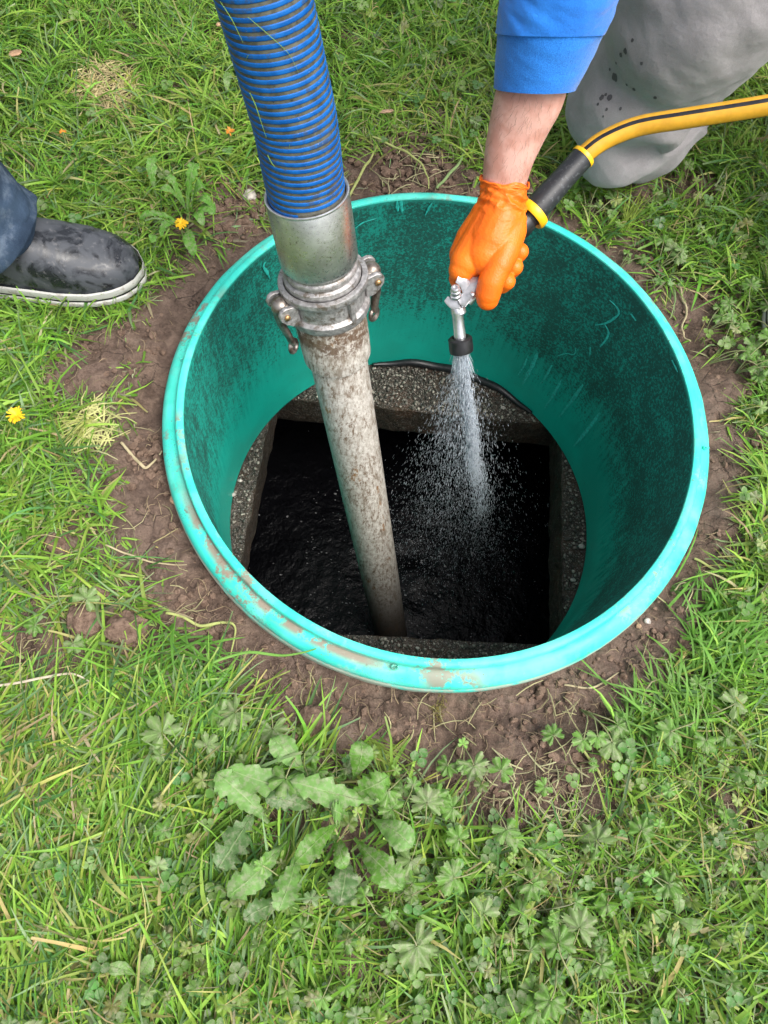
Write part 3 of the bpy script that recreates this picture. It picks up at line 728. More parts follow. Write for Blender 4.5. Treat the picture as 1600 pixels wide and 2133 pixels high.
# forearm hairs
hv = []
for i in range(420):
    k = rng.integers(8, 27); ang = rng.random()*6.28; T_ = fC[k+1]-fC[k]; T_ /= np.linalg.norm(T_); u1, v1, _ = frame_of(T_, (1, 0, 0)); rd = math.cos(ang)*u1+math.sin(ang)*v1
    p0 = fC[k]+T_*rng.random()*.005+rd*fr[k]*.90; side = np.cross(T_, rd); q0 = p0+rd*.003-T_*(.004+.004*rng.random())+side*rng.normal(0, .002)
    q1 = q0+rd*.0012-T_*.005+side*rng.normal(0, .002); wv = side*.00011
    hv.append((np.array([p0-wv, p0+wv, q0+wv, q0-wv, q1]), [np.array([[0, 1, 2, 3]]), np.array([[3, 2, 4]])]))
V, Fc = merge(hv); o = obj('arm_hair', V, Fc, M['hair'], body); o['kind'] = 'stuff'
# sweatshirt
SR = CM[:, 0]; SV = CM[:, 2]*.95+CM[:, 1]*-.66; SV /= np.linalg.norm(SV)
SLV = [(196, 1034, 1193, .883), (188, 1031, 1196, .881), (160, 1032, 1212, .873), (122, 1035, 1231, .861), (72, 1039, 1254, .846), (40, 1043, 1266, .836), (0, 1047, 1279, .823), (-60, 1050, 1296, .805), (-120, 1060, 1300, .785), (-170, 1085, 1290, .77)]
def sleeve_rings(y0, y1, n, m=140, off=0.0, rib=0.0, fold=0.0, flip=False):
    ys = np.linspace(y0, y1, n); tab = np.array(SLV)[::-1]; out = []
    a = np.arange(m)/m*2*math.pi
    for y in ys:
        xl, xr, d_ = (float(np.interp(y, tab[:, 0], tab[:, k])) for k in (1, 2, 3)); d_ += DH-.006
        c0 = D((xl+xr)/2, y-5, d_); hw = (xr-xl)/2/F*d_+off
        rr_ = hw*(1+rib*np.sin(a*62))
        p = c0+np.cos(a)[:, None]*rr_[:, None]*SR+np.sin(a)[:, None]*rr_[:, None]*1.22*SV
        nrm = (p-c0)/np.linalg.norm(p-c0, axis=1)[:, None]
        f = fold*(fbm(p[:, 0]*16, p[:, 1]*16, p[:, 2]*48, 3, 61)+.6*(1-np.abs(fbm(p[:, 0]*9+p[:, 2]*22, p[:, 1]*9, p[:, 2]*34, None and 2 or 2, 63))*2))
        out.append(p+nrm*f[:, None])
    return np.concatenate(out), [grid_faces(n, m, True)]
def sweat_post(co, no):
    n = fbm(co[:, 0]*9, co[:, 1]*9, co[:, 2]*16, 3, 71); n2 = fbm(co[:, 0]*25, co[:, 1]*25, co[:, 2]*45, 3, 72)
    k = sstep(.02, .10, np.linalg.norm(co-E_(1170, -75, .80), axis=1))
    return co+no*((n*.010+n2*.0035)*k)[:, None]
sw = [tube(spline([E_(1170, -75, .80), E_(1172, -120, .785), elbow], 12), np.interp(np.linspace(0, 1, 12), [0, 1], [.054, .064]), 40, True, .9, (1, 0, 0))]
sw += capsules([(elbow, .064), ((elbow+shoulder)/2, .068), (shoulder, .085), (chest+np.array([0, 0, .03]), .15), (hip+np.array([.03, .01, .08]), .155)])
sw += capsules([(chest+np.array([0, 0, .03]), .14), (neck-np.array([0, 0, .03]), .075)]); sw += capsules([(chest+np.array([0, 0, .05]), .12), (lshould, .085), (np.array([.66, .62, .60]), .065), (np.array([.665, .52, .475]), .05)])
sweat = solidify_union('sweatshirt', sw, .0055, 6, M['blue'], worker, sweat_post)
V1, F1 = sleeve_rings(186, 188, 3, off=-.0035); V, Fc = sleeve_rings(188, 73, 46, rib=.005, fold=.0012)
cuff = obj('cuff', V, Fc, M['bluerib'], sweat)
obj('cuff_hem', *sleeve_rings(189.5, 184.5, 5, off=.0006, rib=.004, fold=.0012), M['bluerib'], sweat)
obj('cuff_lining', *sleeve_rings(189, 120, 4, off=-.004), M['bluerib'], sweat)
V, Fc = sleeve_rings(75, -170, 70, off=.0012, fold=.0036); obj('sleeve', V, Fc, M['blue'], sweat)
obj('seam', *sleeve_rings(77.5, 73.5, 4, off=.0002, fold=.0015), M['bluerib'], sweat)
# sweatpants
def pants_post(co, no):
    n = fbm(co[:, 0]*6, co[:, 1]*6, co[:, 2]*6, 3, 87); n2 = fbm(co[:, 0]*16+co[:, 2]*16, co[:, 1]*16-co[:, 2]*9, co[:, 2]*8, 3, 83)
    kd = np.linalg.norm(co-E_(1400, 250, 1.2), axis=1); fold = 1-np.abs(fbm(co[:, 0]*9-co[:, 2]*12, co[:, 1]*7+co[:, 2]*10, None, 2, 85))*2.4
    co = co+no*(n*.011+n2*.006+.011*fold*sstep(.22, .04, kd)+.004*fold)[:, None]; co[:, 2] = np.maximum(co[:, 2], gheight(co[:, 0], co[:, 1])+.002+.012*sstep(.0, .05, 0*co[:, 2]))
    return co
thigh = spline([E_(1278, 312, 1.205), E_(1290, 262, 1.195), E_(1345, 165, 1.16), E_(1420, 60, 1.09), E_(1500, -40, 1.0), hip], 26)
pn = [tube(thigh, np.interp(np.linspace(0, 5, 26), range(6), [.050, .086, .110, .122, .128, .14]), 40, True, None, (1, 0, 0))]
pn += capsules([(E_(1275, 300, 1.225), .062), (E_(1345, 268, 1.25), .072), (E_(1430, 170, 1.33), .075), (rank+np.array([0, 0, .03]), .06)])
pn += capsules([(hip, .15), (hip+np.array([.12, .03, .0]), .145), (lknee, .095), (lank+np.array([0, 0, .06]), .07)])
pants = solidify_union('sweatpants', pn, .0055, 8, M['grey'], worker, pants_post)
def boot_parts(toe, heel, z0, wmax=.054, hmax=.105, up=None, nm=None, parent=None, mats=None):
    """a rounded shoe: upper, white foxing and sole as separate parts"""
    toe = np.asarray(toe); heel = np.asarray(heel); ax = (toe-heel)[:2]; L_ = np.linalg.norm(ax); ax = np.array([*(ax/L_), 0]); sd = np.array([-ax[1], ax[0], 0])
    ss = np.linspace(0, 1, 40)
    def halfw(s): return wmax*(np.clip(1-((1-s)-.0)**0*0, 0, 1))*np.interp(s, [0, .02, .06, .14, .25, .4, .55, .75, .9, .97, 1.0], [.10, .42, .66, .87, 1.0, 1.0, .90, .78, .74, .55, .12])
    def height(s): return np.interp(s, [0, .03, .1, .25, .45, .62, .8, 1], [.012, .028, .044, .060, .082, .108, .118, .105])*hmax/.105
    org = np.array([toe[0], toe[1], z0])
    def P_(s, q, zz): return org-ax*L_*s+sd*q+np.array([0, 0, zz])
    upV = []
    mm = 24
    for s in ss:
        hw = halfw(s); h = height(s)
        for j in range(mm+1):
            a = math.pi*j/mm; cx = math.cos(a); sx = math.sin(a)
            upV.append(P_(s, hw*.97*np.sign(cx)*abs(cx)**.75, .026+(h)*sx**.8))
    upper = obj('boot_upper', upV, grid_faces(40, mm+1), M['boot'], parent)
    def band(off, z1, z2, bul):
        pts = []
        for s in ss: pts.append((s, halfw(s)+off))
        left = [(s, w_) for s, w_ in pts]; right = [(s, -w_) for s, w_ in pts[::-1]]
        loop = left+right; out = []
        for zz, o_ in ((z1, 0), (z1+.002, bul), ((z1+z2)/2, bul*1.3), (z2-.002, bul), (z2, 0)):
            for s, q in loop:
                ext = (-.006 if s < .03 else 0); out.append(P_(s+ext-bul*(1 if s < .02 else 0)/L_, q+np.sign(q)*o_, zz))
        n = len(loop); return np.array(out), [grid_faces(5, n, True)]
    V1, F1 = band(.001, .014, .030, .0025)
    fx = obj('foxing', V1, F1, M['foxing'], parent)
    V2, F2 = band(.002, .0, .012, .003); obj('sole', V2, F2, M['foxing'], parent)
    V3, F3 = band(.0022, .0122, .0142, .0012); obj('foxing_stripe', V3, F3, M['black'], fx)
    return P_
zb = gz1(.6, .35)
bw = empty('boot', (.62, .38, zb), 'black rubber boot of the kneeling person at the edge of the frame', 'boot') if False else None
boot_parts((.532, .238), (.66, .44), zb+.004, .05, .11, parent=worker)
# wet drops on the trousers
from mathutils.bvhtree import BVHTree
def bvh_of(o):
    me = o.data; mw = Vector(parent_loc(o)); return BVHTree.FromPolygons([v.co+mw for v in me.vertices], [p.vertices[:] for p in me.polygons])
pb = bvh_of(pants)
def on_surface(bv, px, py):
    r = Vector(ray(px, py)); h = bv.ray_cast(Vector(CAM), r.normalized()); return h[0], h[1]
for (px, py, s) in ((1281,160,8),(1303,106,5),(1294,114,4),(1284,131,2.5),(1271,144,2.6),(1318,84,3),(1337,132,3),(1306,176,2.8),(1321,185,4),(1254,203,4.5),(1270,204,5),(1262,197,2.5),(1293,226,2.8),(1365,203,4),(1264,228,2.6),(1246,217,2.5),(1257,242,2)):
    h, nn_ = on_surface(pb, px, py)
    if h is None: continue
    if nn_.dot(Vector(CAM)-h) < 0: nn_ = -nn_
    u1, v1, w1 = frame_of(nn_); k = 14; ra = s/F*1.15
    ang = np.linspace(0, 2*math.pi, k, endpoint=False); rr_ = ra*(1+.35*np.array([random.random()-.5 for _ in ang])); V = []
    for sc_ in (0.5, 1.0):
        for a, q in zip(ang, rr_):
            w_pt = Vector(np.array(h)+sc_*q*(math.cos(a)*u1+1.25*math.sin(a)*v1)); nr = pb.find_nearest(w_pt); V.append(np.array(nr[0])+np.array(nn_)*.0007)
    V.append(np.array(h)+np.array(nn_)*.0007); j = np.arange(k); j2 = (j+1) % k
    obj('wet_spot', V, [grid_faces(2, k, True), np.stack([np.full(k, 2*k), j, j2], 1)], M['wetspot'], pants)

# glove ---------------------------------------------------------------------------
gl = []
def chain(*pts): return capsules([(E_(a, b2, c_), r_) for a, b2, c_, r_ in pts], 20)
gl += chain((1050, 402, .950, .0300), (1047, 430, .955, .0300), (1040, 462, .960, .0310), (1025, 500, .965, .0325), (1012, 528, .968, .0290))
gl += chain((1035, 450, .962, .0290), (1000, 505, .972, .0260), (972, 545, .975, .0225), (962, 562, .978, .0180))   # index metacarpal
gl += chain((1030, 445, .965, .0280), (985, 500, .985, .0240), (966, 530, .992, .0200))
gl += chain((1035, 440, .970, .0270), (1000, 480, .995, .0230), (985, 500, 1.00, .0190))
gl += chain((1058, 440, .962, .0240), (1062, 480, .962, .0225), (1052, 520, .958, .0205), (1040, 552, .956, .0180))   # thumb root
gl += chain((1040, 548, .956, .0185), (1024, 585, .962, .0178), (1017, 612, .972, .0172), (1016, 622, .976, .0155))   # thumb
gl += chain((966, 556, .978, .0170), (958, 580, .998, .0150), (972, 596, 1.018, .0120), (1000, 597, 1.025, .0105))    # index finger
gl += chain((962, 530, .99, .0170), (964, 565, 1.022, .0140), (1005, 592, 1.040, .0135), (1046, 592, 1.020, .0130), (1056, 586, 1.008, .0122))
gl += chain((972, 505, 1.0, .0165), (985, 545, 1.035, .0130), (1030, 566, 1.045, .0135), (1064, 562, 1.022, .0130), (1072, 556, 1.010, .0122))
gl += chain((985, 480, 1.01, .0150), (1005, 515, 1.038, .0120), (1050, 535, 1.040, .0130), (1078, 530, 1.016, .0125), (1084, 524, 1.006, .0118))
cf = spline([E_(1046, 425, .956), E_(1048, 405, .951), E_(1050, 385, .945), E_(1051, 379, .943)], 14)
gl.append(tube(cf, np.interp(np.linspace(0, 1, 14), [0, .6, .9, 1], [.0300, .0302, .0312, .0318]), 32, True, .9, (1, 0, 0)))
wdir = (wrist-E_(1030, 480, .96)); wdir /= np.linalg.norm(wdir); worg = E_(1030, 480, .96)
def glove_post(co, no):
    s = (co-worg) @ wdir; k = sstep(.018, .045, s)
    u1, v1, _ = frame_of(wdir, (1, 0, 0)); a = np.arctan2((co-worg) @ v1, (co-worg) @ u1)
    q = s*1.0+.010*np.sin(a*1.0+.6); n = np.sin(q*520+2.2*fbm(a*.9+5, s*30, None, 2, 91)); n2 = (1-np.abs(fbm(a*1.3+s*32, s*105-a*.8, None, 2, 93))*2.2)
    amp = sstep(.012, .035, s)*(1-.5*sstep(.058, .066, s))
    return co+no*(amp*(.0009*n+.0024*n2-.0009)+(1-k)*.0003*fbm(co[:, 0]*45, co[:, 1]*45, co[:, 2]*45, 2, 95))[:, None]
glove = solidify_union('glove', gl, .0013, 5, M['glove'], worker, glove_post)
aa = np.linspace(0, 2*math.pi, 60)
cw = cf[-1]-cf[-2]; cw /= np.linalg.norm(cw); u1 = np.array([1, 0, 0])-cw*cw[0]; u1 /= np.linalg.norm(u1); v1 = np.cross(cw, u1)
rim_ = np.array([cf[-1]+.0318*(math.cos(a)*u1+.9*math.sin(a)*v1)+cw*(.0015*math.sin(a*5)+.001*math.sin(a*9)) for a in aa])
obj('rolled_edge', *tube(rim_, .0013, 8, False), M['glove'], glove)

# ------------------------------------------------------------------ garden hose with the spray nozzle
gh = empty('garden_hose', D(1215, 330, 1.0), 'yellow garden hose with black stripes ending in a hand-held metal spray nozzle', 'hose')
hc = spline([D(1205, 338, 1.012), D(1222, 318, 1.005), D(1262, 290, .997), D(1330, 263, .985), D(1430, 246, .965), D(1520, 232, .95), D(1600, 219, .935), D(1700, 200, .92), np.array([.50, .34, .30]), np.array([.80, .40, .05]), np.array([1.2, .6, -.02]), np.array([1.9, .5, -.02]), np.array([2.8, 1.2, -.02])], 260)
V, Fc = tube(hc, .0124, 28); obj('yellow_tube', V, Fc, M['yellow'], gh); T_, U_, W_ = pframes(hc)
toC = CAM-hc; a0 = math.atan2(np.dot(toC[30], W_[30]), np.dot(toC[30], U_[30]))
for k, off in enumerate((-.42, 1.65, 3.7)):
    for sg in (1,):
        ang = np.linspace(a0+off-.2, a0+off+.2, 5)
        V = hc[:, None, :]+.0127*(np.cos(ang)[None, :, None]*U_[:, None, :]+np.sin(ang)[None, :, None]*W_[:, None, :])
        obj('black_stripe', V.reshape(-1, 3), grid_faces(len(hc), 5), M['black'], gh)
gA, gB = D(1214, 327, 1.006), D(1112, 440, 1.020); gw = gA-gB; GL = np.linalg.norm(gw); gw /= GL
obj('hose_collar', *lathe([(.0125, -.002), (.0168, -.002), (.0172, .0), (.0165, .0035), (.013, .004)], gA, gw, m=40), M['yring'], gh)
obj('grip', *lathe([(.005, -.012), (.0155, -.012), (.0165, .0), (.0178, .012), (.0172, .03), (.0158, GL*.6), (.0160, GL-.004), (.0165, GL-.001), (.012, GL)], gB, gw, m=48), M['grip'], gh)
obj('yellow_ring', *lathe([(.0175, -.004), (.0225, -.0055), (.0242, -.003), (.0245, .003), (.0235, .0065), (.0185, .008), (.0170, .006)], gB-gw*.004, gw, m=56, close=True), M['yring'], gh)
obj('connector', *lathe([(.006, -.060), (.0125, -.058), (.0135, -.034), (.0165, -.032), (.0172, -.028), (.0172, -.016), (.0155, -.012), (.0155, .0)], gB, gw, m=36), M['black'], gh)
# metal body: channel from the connector down to the front tube
nb0 = D(1070, 500, 1.022); nb1 = D(988, 608, 1.030)
nz = D(958, 655, 1.030)
bw_ = nb1-nb0; LB = np.linalg.norm(bw_); bwn = bw_/LB; toV = CAM-nb1; sdv = np.cross(bwn, toV); sdv /= np.linalg.norm(sdv); upv = np.cross(sdv, bwn); 
if np.dot(upv, toV) < 0: upv = -upv
noz = obj('nozzle_body', *merge([tube(spline([nb0, (nb0+nb1)/2, nb1, D(972, 628, 1.034)], 20), np.linspace(.011, .0085, 20), 20, True, .8, sdv),
      extrude([(-.006, -.004), (.032, -.003), (.046, .004), (.030, .008), (0, .007)], nb1+upv*.002-bwn*.008, bwn, sdv, upv, .006, .001),
      lathe([(.0075, 0), (.0095, .002), (.0095, .008), (.0085, .01), (.004, .012)], nz, D(953, 632, 1.022)-nz, m=28)]), M['chrome'], gh)
tp_, bt_ = D(951, 637, 1.022), D(961, 728, 1.056); tw = bt_-tp_; LT = np.linalg.norm(tw); tw /= LT
obj('front_tube', *lathe([(.0, -.002), (.0060, -.002), (.0078, .001), (.0086, .006), (.0086, .010), (.0078, .012), (.0080, .03), (.0088, LT-.012), (.0092, LT-.004), (.006, LT+.006), (0, LT+.008)], tp_, tw, m=32), M['chrome'], gh)
for k in (-1, 1):
    obj('tube_ridge', *box(tp_+tw*LT*.55+sdv*k*.0085, tw, sdv, upv, LT*.75, .0016, .003, .0004), M['chrome'], gh)
obj('rubber_bumper', *lathe([(.0105, LT-.018), (.0145, LT-.018), (.0168, LT-.016), (.0172, LT-.002), (.0165, LT+.003), (.0120, LT+.0035), (.0105, LT)], tp_, tw, m=48), M['black'], gh)
obj('spray_face', *lathe([(0, LT-.012), (.0118, LT-.012), (.0118, LT-.009), (0, LT-.009)], tp_, tw, m=32), M['foxing'], gh)
# adjusting knob on top, spring and rod
kt = D(949, 609, 1.002); kw = tp_-kt; 
obj('adjusting_knob', *lathe([(0, -.0075), (.0028, -.0075), (.0030, -.009), (.0052, -.009), (.0062, -.0075), (.0062, -.004), (.0072, -.003), (.0072, -.0005), (.0060, .0005), (.0060, .003), (.0075, .004), (.0075, .007), (.004, .008)], kt, kw, m=28), M['chrome'], gh)
obj('valve_rod', *tube(np.array([kt+kw*.2, kt+kw*.5, tp_-kw*.02]), .0026, 12), M['brass'], gh)
# squeeze lever: bent plate from the pivot, round to the knob
lvp = [D(929, 622, 1.012), D(944, 632, 1.014), D(958, 633, 1.014), D(968, 622, 1.010), D(978, 606, 1.006), D(986, 590, 1.004), D(988, 578, 1.006)]
lc = spline(lvp, 30); wd = np.interp(np.linspace(0, 6, 30), range(7), [.004, .0075, .0085, .0065, .0075, .009, .006])
obj('squeeze_lever', *tube(lc, wd, 12, True, .22, (toV/np.linalg.norm(toV))*.35+np.array([0.6, .5, 0])), M['plated'], gh)
lt2 = spline([D(952, 581, .998), D(962, 586, 1.0), D(970, 594, 1.004), D(976, 606, 1.008)], 14)
obj('lever_tab', *tube(lt2, np.linspace(.005, .0085, 14), 10, True, .2, np.array([.7, .5, .2])), M['plated'], gh)
obj('rivet', *ico(D(984, 612, .996), .0036, 2, (1, 1, .5)), M['chrome'], gh)

# ------------------------------------------------------------------ water spray
src = tp_+tw*(LT+.004); tgt = D(1012, 1120, 1.72); main = tgt-src; ML = np.linalg.norm(main); mw_ = main/ML
su, sv_, _ = frame_of(mw_, (1, 0, 0))
leftdir = D(700, 1000, 1.5)-D(900, 1000, 1.5); leftdir -= np.dot(leftdir, mw_)*mw_; leftdir /= np.linalg.norm(leftdir); ldp = np.cross(mw_, leftdir)
def drops(n, core):
    t = np.minimum(np.abs(rng.normal(0, .42, n)), 1.15) if core else rng.random(n)**.8
    if core: a = rng.normal(0, .021, n)+.006*np.sin(t*17)+.006; b2 = rng.normal(0, .021, n)+.008*np.sin(t*23+1)
    else: a = .10+rng.normal(0, .13, n); b2 = rng.normal(0, .10, n)
    # direction of each drop
    dr = mw_[None, :]+leftdir[None, :]*a[:, None]+ldp[None, :]*b2[:, None]; dr /= np.linalg.norm(dr, axis=1)[:, None]
    Lm = ML*(1.02 if core else 1.18); dist = t*Lm
    C = src+dr*dist[:, None]+rng.normal(0, .0035, (n, 3))*(1 if core else .5)
    C[:, 2] -= .10*(dist/Lm)**2*(0 if core else 1)
    if core: ln_ = .004+.009*rng.random(n)*(1.2-t); wd = (.00030+.00045*rng.random(n)+.0007*rng.random(n)**5)*(1.15-.5*t)
    else: ln_ = .0025+.0075*rng.random(n)*(1.1-t*.6); wd = .00020+.00022*rng.random(n)+.00045*rng.random(n)**7
    vel = dr*.9+np.array([0, 0, -.3]); vel /= np.linalg.norm(vel, axis=1)[:, None]
    q = np.cross(vel, rng.normal(0, 1, (n, 3))); q /= np.linalg.norm(q, axis=1)[:, None]; q2 = np.cross(vel, q)
    V = np.stack([C-vel*ln_[:, None], C+q*wd[:, None], C+(-.5*q+.87*q2)*wd[:, None], C+(-.5*q-.87*q2)*wd[:, None], C+vel*ln_[:, None]*.8], 1)
    f0 = np.array([[0, 1, 2], [0, 2, 3], [0, 3, 1], [4, 2, 1], [4, 3, 2], [4, 1, 3]])
    Fc = (np.arange(n)[:, None, None]*5+f0).reshape(-1, 3); ok = np.repeat(C[:, 2] > WZ+.01, 6)
    # droplets must not hang inside the pipe
    dax = C-AC; dd = np.linalg.norm(dax-(dax @ AX)[:, None]*AX, axis=1); ok &= np.repeat(dd > .047, 6)
    return V.reshape(-1, 3), [Fc[ok]]
V, Fc = merge([drops(8000, True), drops(11000, False)])
# fine solid threads of water close to the nozzle
thr = []
for i in range(380):
    a, b2 = rng.normal(0, .085, 2); a += .05 if rng.random() < .5 else 0
    dr = mw_+leftdir*a*.9+ldp*b2*.7; dr /= np.linalg.norm(dr); l0 = .006*rng.random(); l1 = l0+.015+.05*rng.random()
    o0 = src+(leftdir*a*3+ldp*b2*3)*.012
    thr.append(tube(np.array([o0+dr*l0, o0+dr*(l0+l1)/2, o0+dr*l1]), np.array([.0002, .00040, .0001]), 4, False))
V2, F2 = merge(thr)
V, Fc = merge([(V, Fc), (V2, F2)])
o = obj('water_spray', V, Fc, M['spray']); tag(o, 'fan of white water drops spraying from the nozzle into the tank', kind='stuff')

# ------------------------------------------------------------------ second person's leg (left)
toeP = hit(296, 566, -.03); ax_dir = (hit(296, 553, -.03)-hit(60, 546, -.03)); ax_dir /= np.linalg.norm(ax_dir)
heelP = toeP-ax_dir*.295
p2 = empty('person', (heelP[0], heelP[1], -.05), 'standing person at the left edge in blue jeans and black rubber shoe with white sole', 'person')
P_ = boot_parts(toeP, heelP, gz1(toeP[0]-.1, toeP[1])+.010, .057, .092, parent=p2)
ank = P_(.68, 0, .09); sd_ = np.array([-ax_dir[1], ax_dir[0], 0])
kn2 = ank+np.array([-.10, .02, .40]); hp2 = kn2+np.array([-.16, .03, .42])
off2 = -sd_*.27-ax_dir*.20
sk = capsules([(ank, .04), (kn2, .06), (hp2, .09)])+capsules([(ank+off2, .04), (kn2+off2, .06), (hp2+off2, .09), (hp2, .09)])
mid2 = hp2+off2*.5
sk += capsules([(mid2, .13), (mid2+np.array([0, 0, .30]), .13), (mid2+np.array([0, 0, .46]), .10), (mid2+np.array([0, 0, .56]), .055), (mid2+np.array([.02, 0, .68]), .085)])
for s_ in (-1, 1): sk += capsules([(mid2+off2*.7*s_+np.array([0, 0, .46]), .055), (mid2+off2*.9*s_+np.array([0, 0, .18]), .045), (mid2+off2*.85*s_+np.array([.06, 0, -.06]), .027)])+free_hand(mid2+off2*.85*s_+np.array([.06, 0, -.08]), (.2, 0, -1), ax_dir)
solidify_union('body', sk, .007, 4, M['skin'], p2)
def jean_post(co, no):
    n = fbm(co[:, 0]*14, co[:, 1]*14, co[:, 2]*34, 3, 101); return co+no*(n*.008)[:, None]
jn = capsules([(P_(.675, .0, .130), .070), (P_(.74, 0, .20), .076), (kn2, .092), (hp2, .12)])+capsules([(P_(.735, 0, .135)+off2, .070), (kn2+off2, .09), (hp2+off2, .12), (hp2, .12)])+capsules([(mid2, .15), (mid2+np.array([0, 0, .05]), .15)])
jeans = solidify_union('jeans', jn, .008, 4, M['denim'], p2, jean_post)
# turned hem ring round the shoe
hcn = P_(.66, .0, .098); hd = np.array([.06, 0, -1.0])+ax_dir*.55; hd /= np.linalg.norm(hd)
V, Fc = lathe([(.066, -.03), (.0745, -.03), (.0775, -.012), (.0775, .010), (.0755, .013), (.0715, .012), (.068, -.01)], hcn, hd, m=72, close=True)
V = V+(.004*fbm(V[:, 0]*40, V[:, 1]*40, V[:, 2]*40, 2, 105))[:, None]*np.array([1, 1, .3]); obj('hem', V, Fc, M['denim'], jeans)
shirt = solidify_union('shirt', capsules([(mid2+np.array([0, 0, .04]), .155), (mid2+np.array([0, 0, .44]), .14)])+capsules([(mid2+off2*.7+np.array([0, 0, .45]), .075), (mid2-off2*.7+np.array([0, 0, .45]), .075)]), .01, 4, M['denim'], p2)
b2_ = boot_parts(toeP+off2, heelP+off2, gz1(*(toeP+off2)[:2])+.010, .058, .105, parent=p2)

# ------------------------------------------------------------------ leaves
def palmate(seed, dusty=False, r=.019, lobes=5):
    """a deeply cut round leaf on its stalk; root at the origin, reaching along +x"""
    rs = np.random.default_rng(seed); ang = np.linspace(-2.55, 2.55, 61)
    lob = np.abs(np.cos((ang/5.1)*math.pi*lobes))**.32
    tee = .10*np.abs(np.sin(ang*lobes*2.1+seed))
    rr = r*(.42+.50*lob+tee*1.1)*(1-.10*np.abs(ang)/2.5)*(1+.06*rs.normal(0, 1, 61))
    rings = [np.zeros((61, 3))]
    stal = .034+.02*rs.random(); ht = .028+.016*rs.random()
    V = []
    for k, f in enumerate((.06, .45, .75, 1.0)):
        q = rr*f; fold = .16*q*np.cos(ang/5.1*math.pi*lobes*2)*f
        z = fold-.25*q*q/r*.9+.02*r*rs.normal(0, 1, 61)
        V.append(np.stack([stal+q*np.cos(ang)+.002, q*np.sin(ang), ht+z], 1))
    V = np.concatenate(V); Fq = grid_faces(4, 61)
    C = spline([(0, 0, -.004), (stal*.35, .003*rs.normal(), ht*.75), (stal*.8, 0, ht*1.02), (stal+.002, 0, ht)], 8); V2, F2 = tube(C, np.linspace(.0011, .0007, 8), 5, False)
    base = np.array([.115, .245, .040])*(1+.35*rs.random()) if not dusty else np.array([.17, .27, .085])*(1+.2*rs.random())
    Vm, Fm = merge([(V, [Fq]), (V2, F2)])
    col = np.tile(base, (len(Vm), 1)); vein = np.tile(np.abs(np.sin(ang/5.1*math.pi*lobes)) , 4); col[:len(V)] *= (.86+.26*(1-vein))[:, None]; col[len(V):] = (.30, .33, .14)
    return Vm, Fm, col
def mesh_of(name, V, Fc, col, mat):
    me = bpy.data.meshes.new(name); fast(me, np.asarray(V), Fc); me.polygons.foreach_set('use_smooth', np.ones(len(me.polygons), bool))
    a = me.color_attributes.new('tint', 'FLOAT_COLOR', 'POINT'); c4 = np.ones((len(V), 4), np.float32); c4[:, :3] = col; a.data.foreach_set('color', c4.ravel()); me.materials.append(mat); return me
PAL = [palmate(s, s % 3 == 2, .017+.003*(s % 3), 5 if s % 2 else 7) for s in range(8)]
PALM = [mesh_of('cut_leaf', v, f, c_, M['dleaf'] if i % 3 == 2 else M['leaf']) for i, (v, f, c_) in enumerate(PAL)]
def cut_weed(px, py, n, label, sc_=1.0, spread=6.28, a0=None, dusty=None):
    p = G(px, py); t = empty('cut_leaf_weed', p, label, 'weed', 'cut-leaf weeds round the pit')
    a0 = random.random()*6.28 if a0 is None else a0
    if math.hypot(p[0], p[1]) < .53: a0 = math.atan2(p[1], p[0])-.9; spread = 1.8
    for k in range(n):
        idx = [i for i in range(8) if dusty is None or (i % 3 == 2) == dusty]; me = PALM[random.choice(idx)]
        o = bpy.data.objects.new('leaf', me); COL.objects.link(o); o.parent = t
        o.rotation_euler = (random.uniform(-.35, .35), random.uniform(-.3, .25), a0+spread*(k+random.random()*.6)/n); s = sc_*random.uniform(.55, .95); o.scale = (s, s, s)
    return t
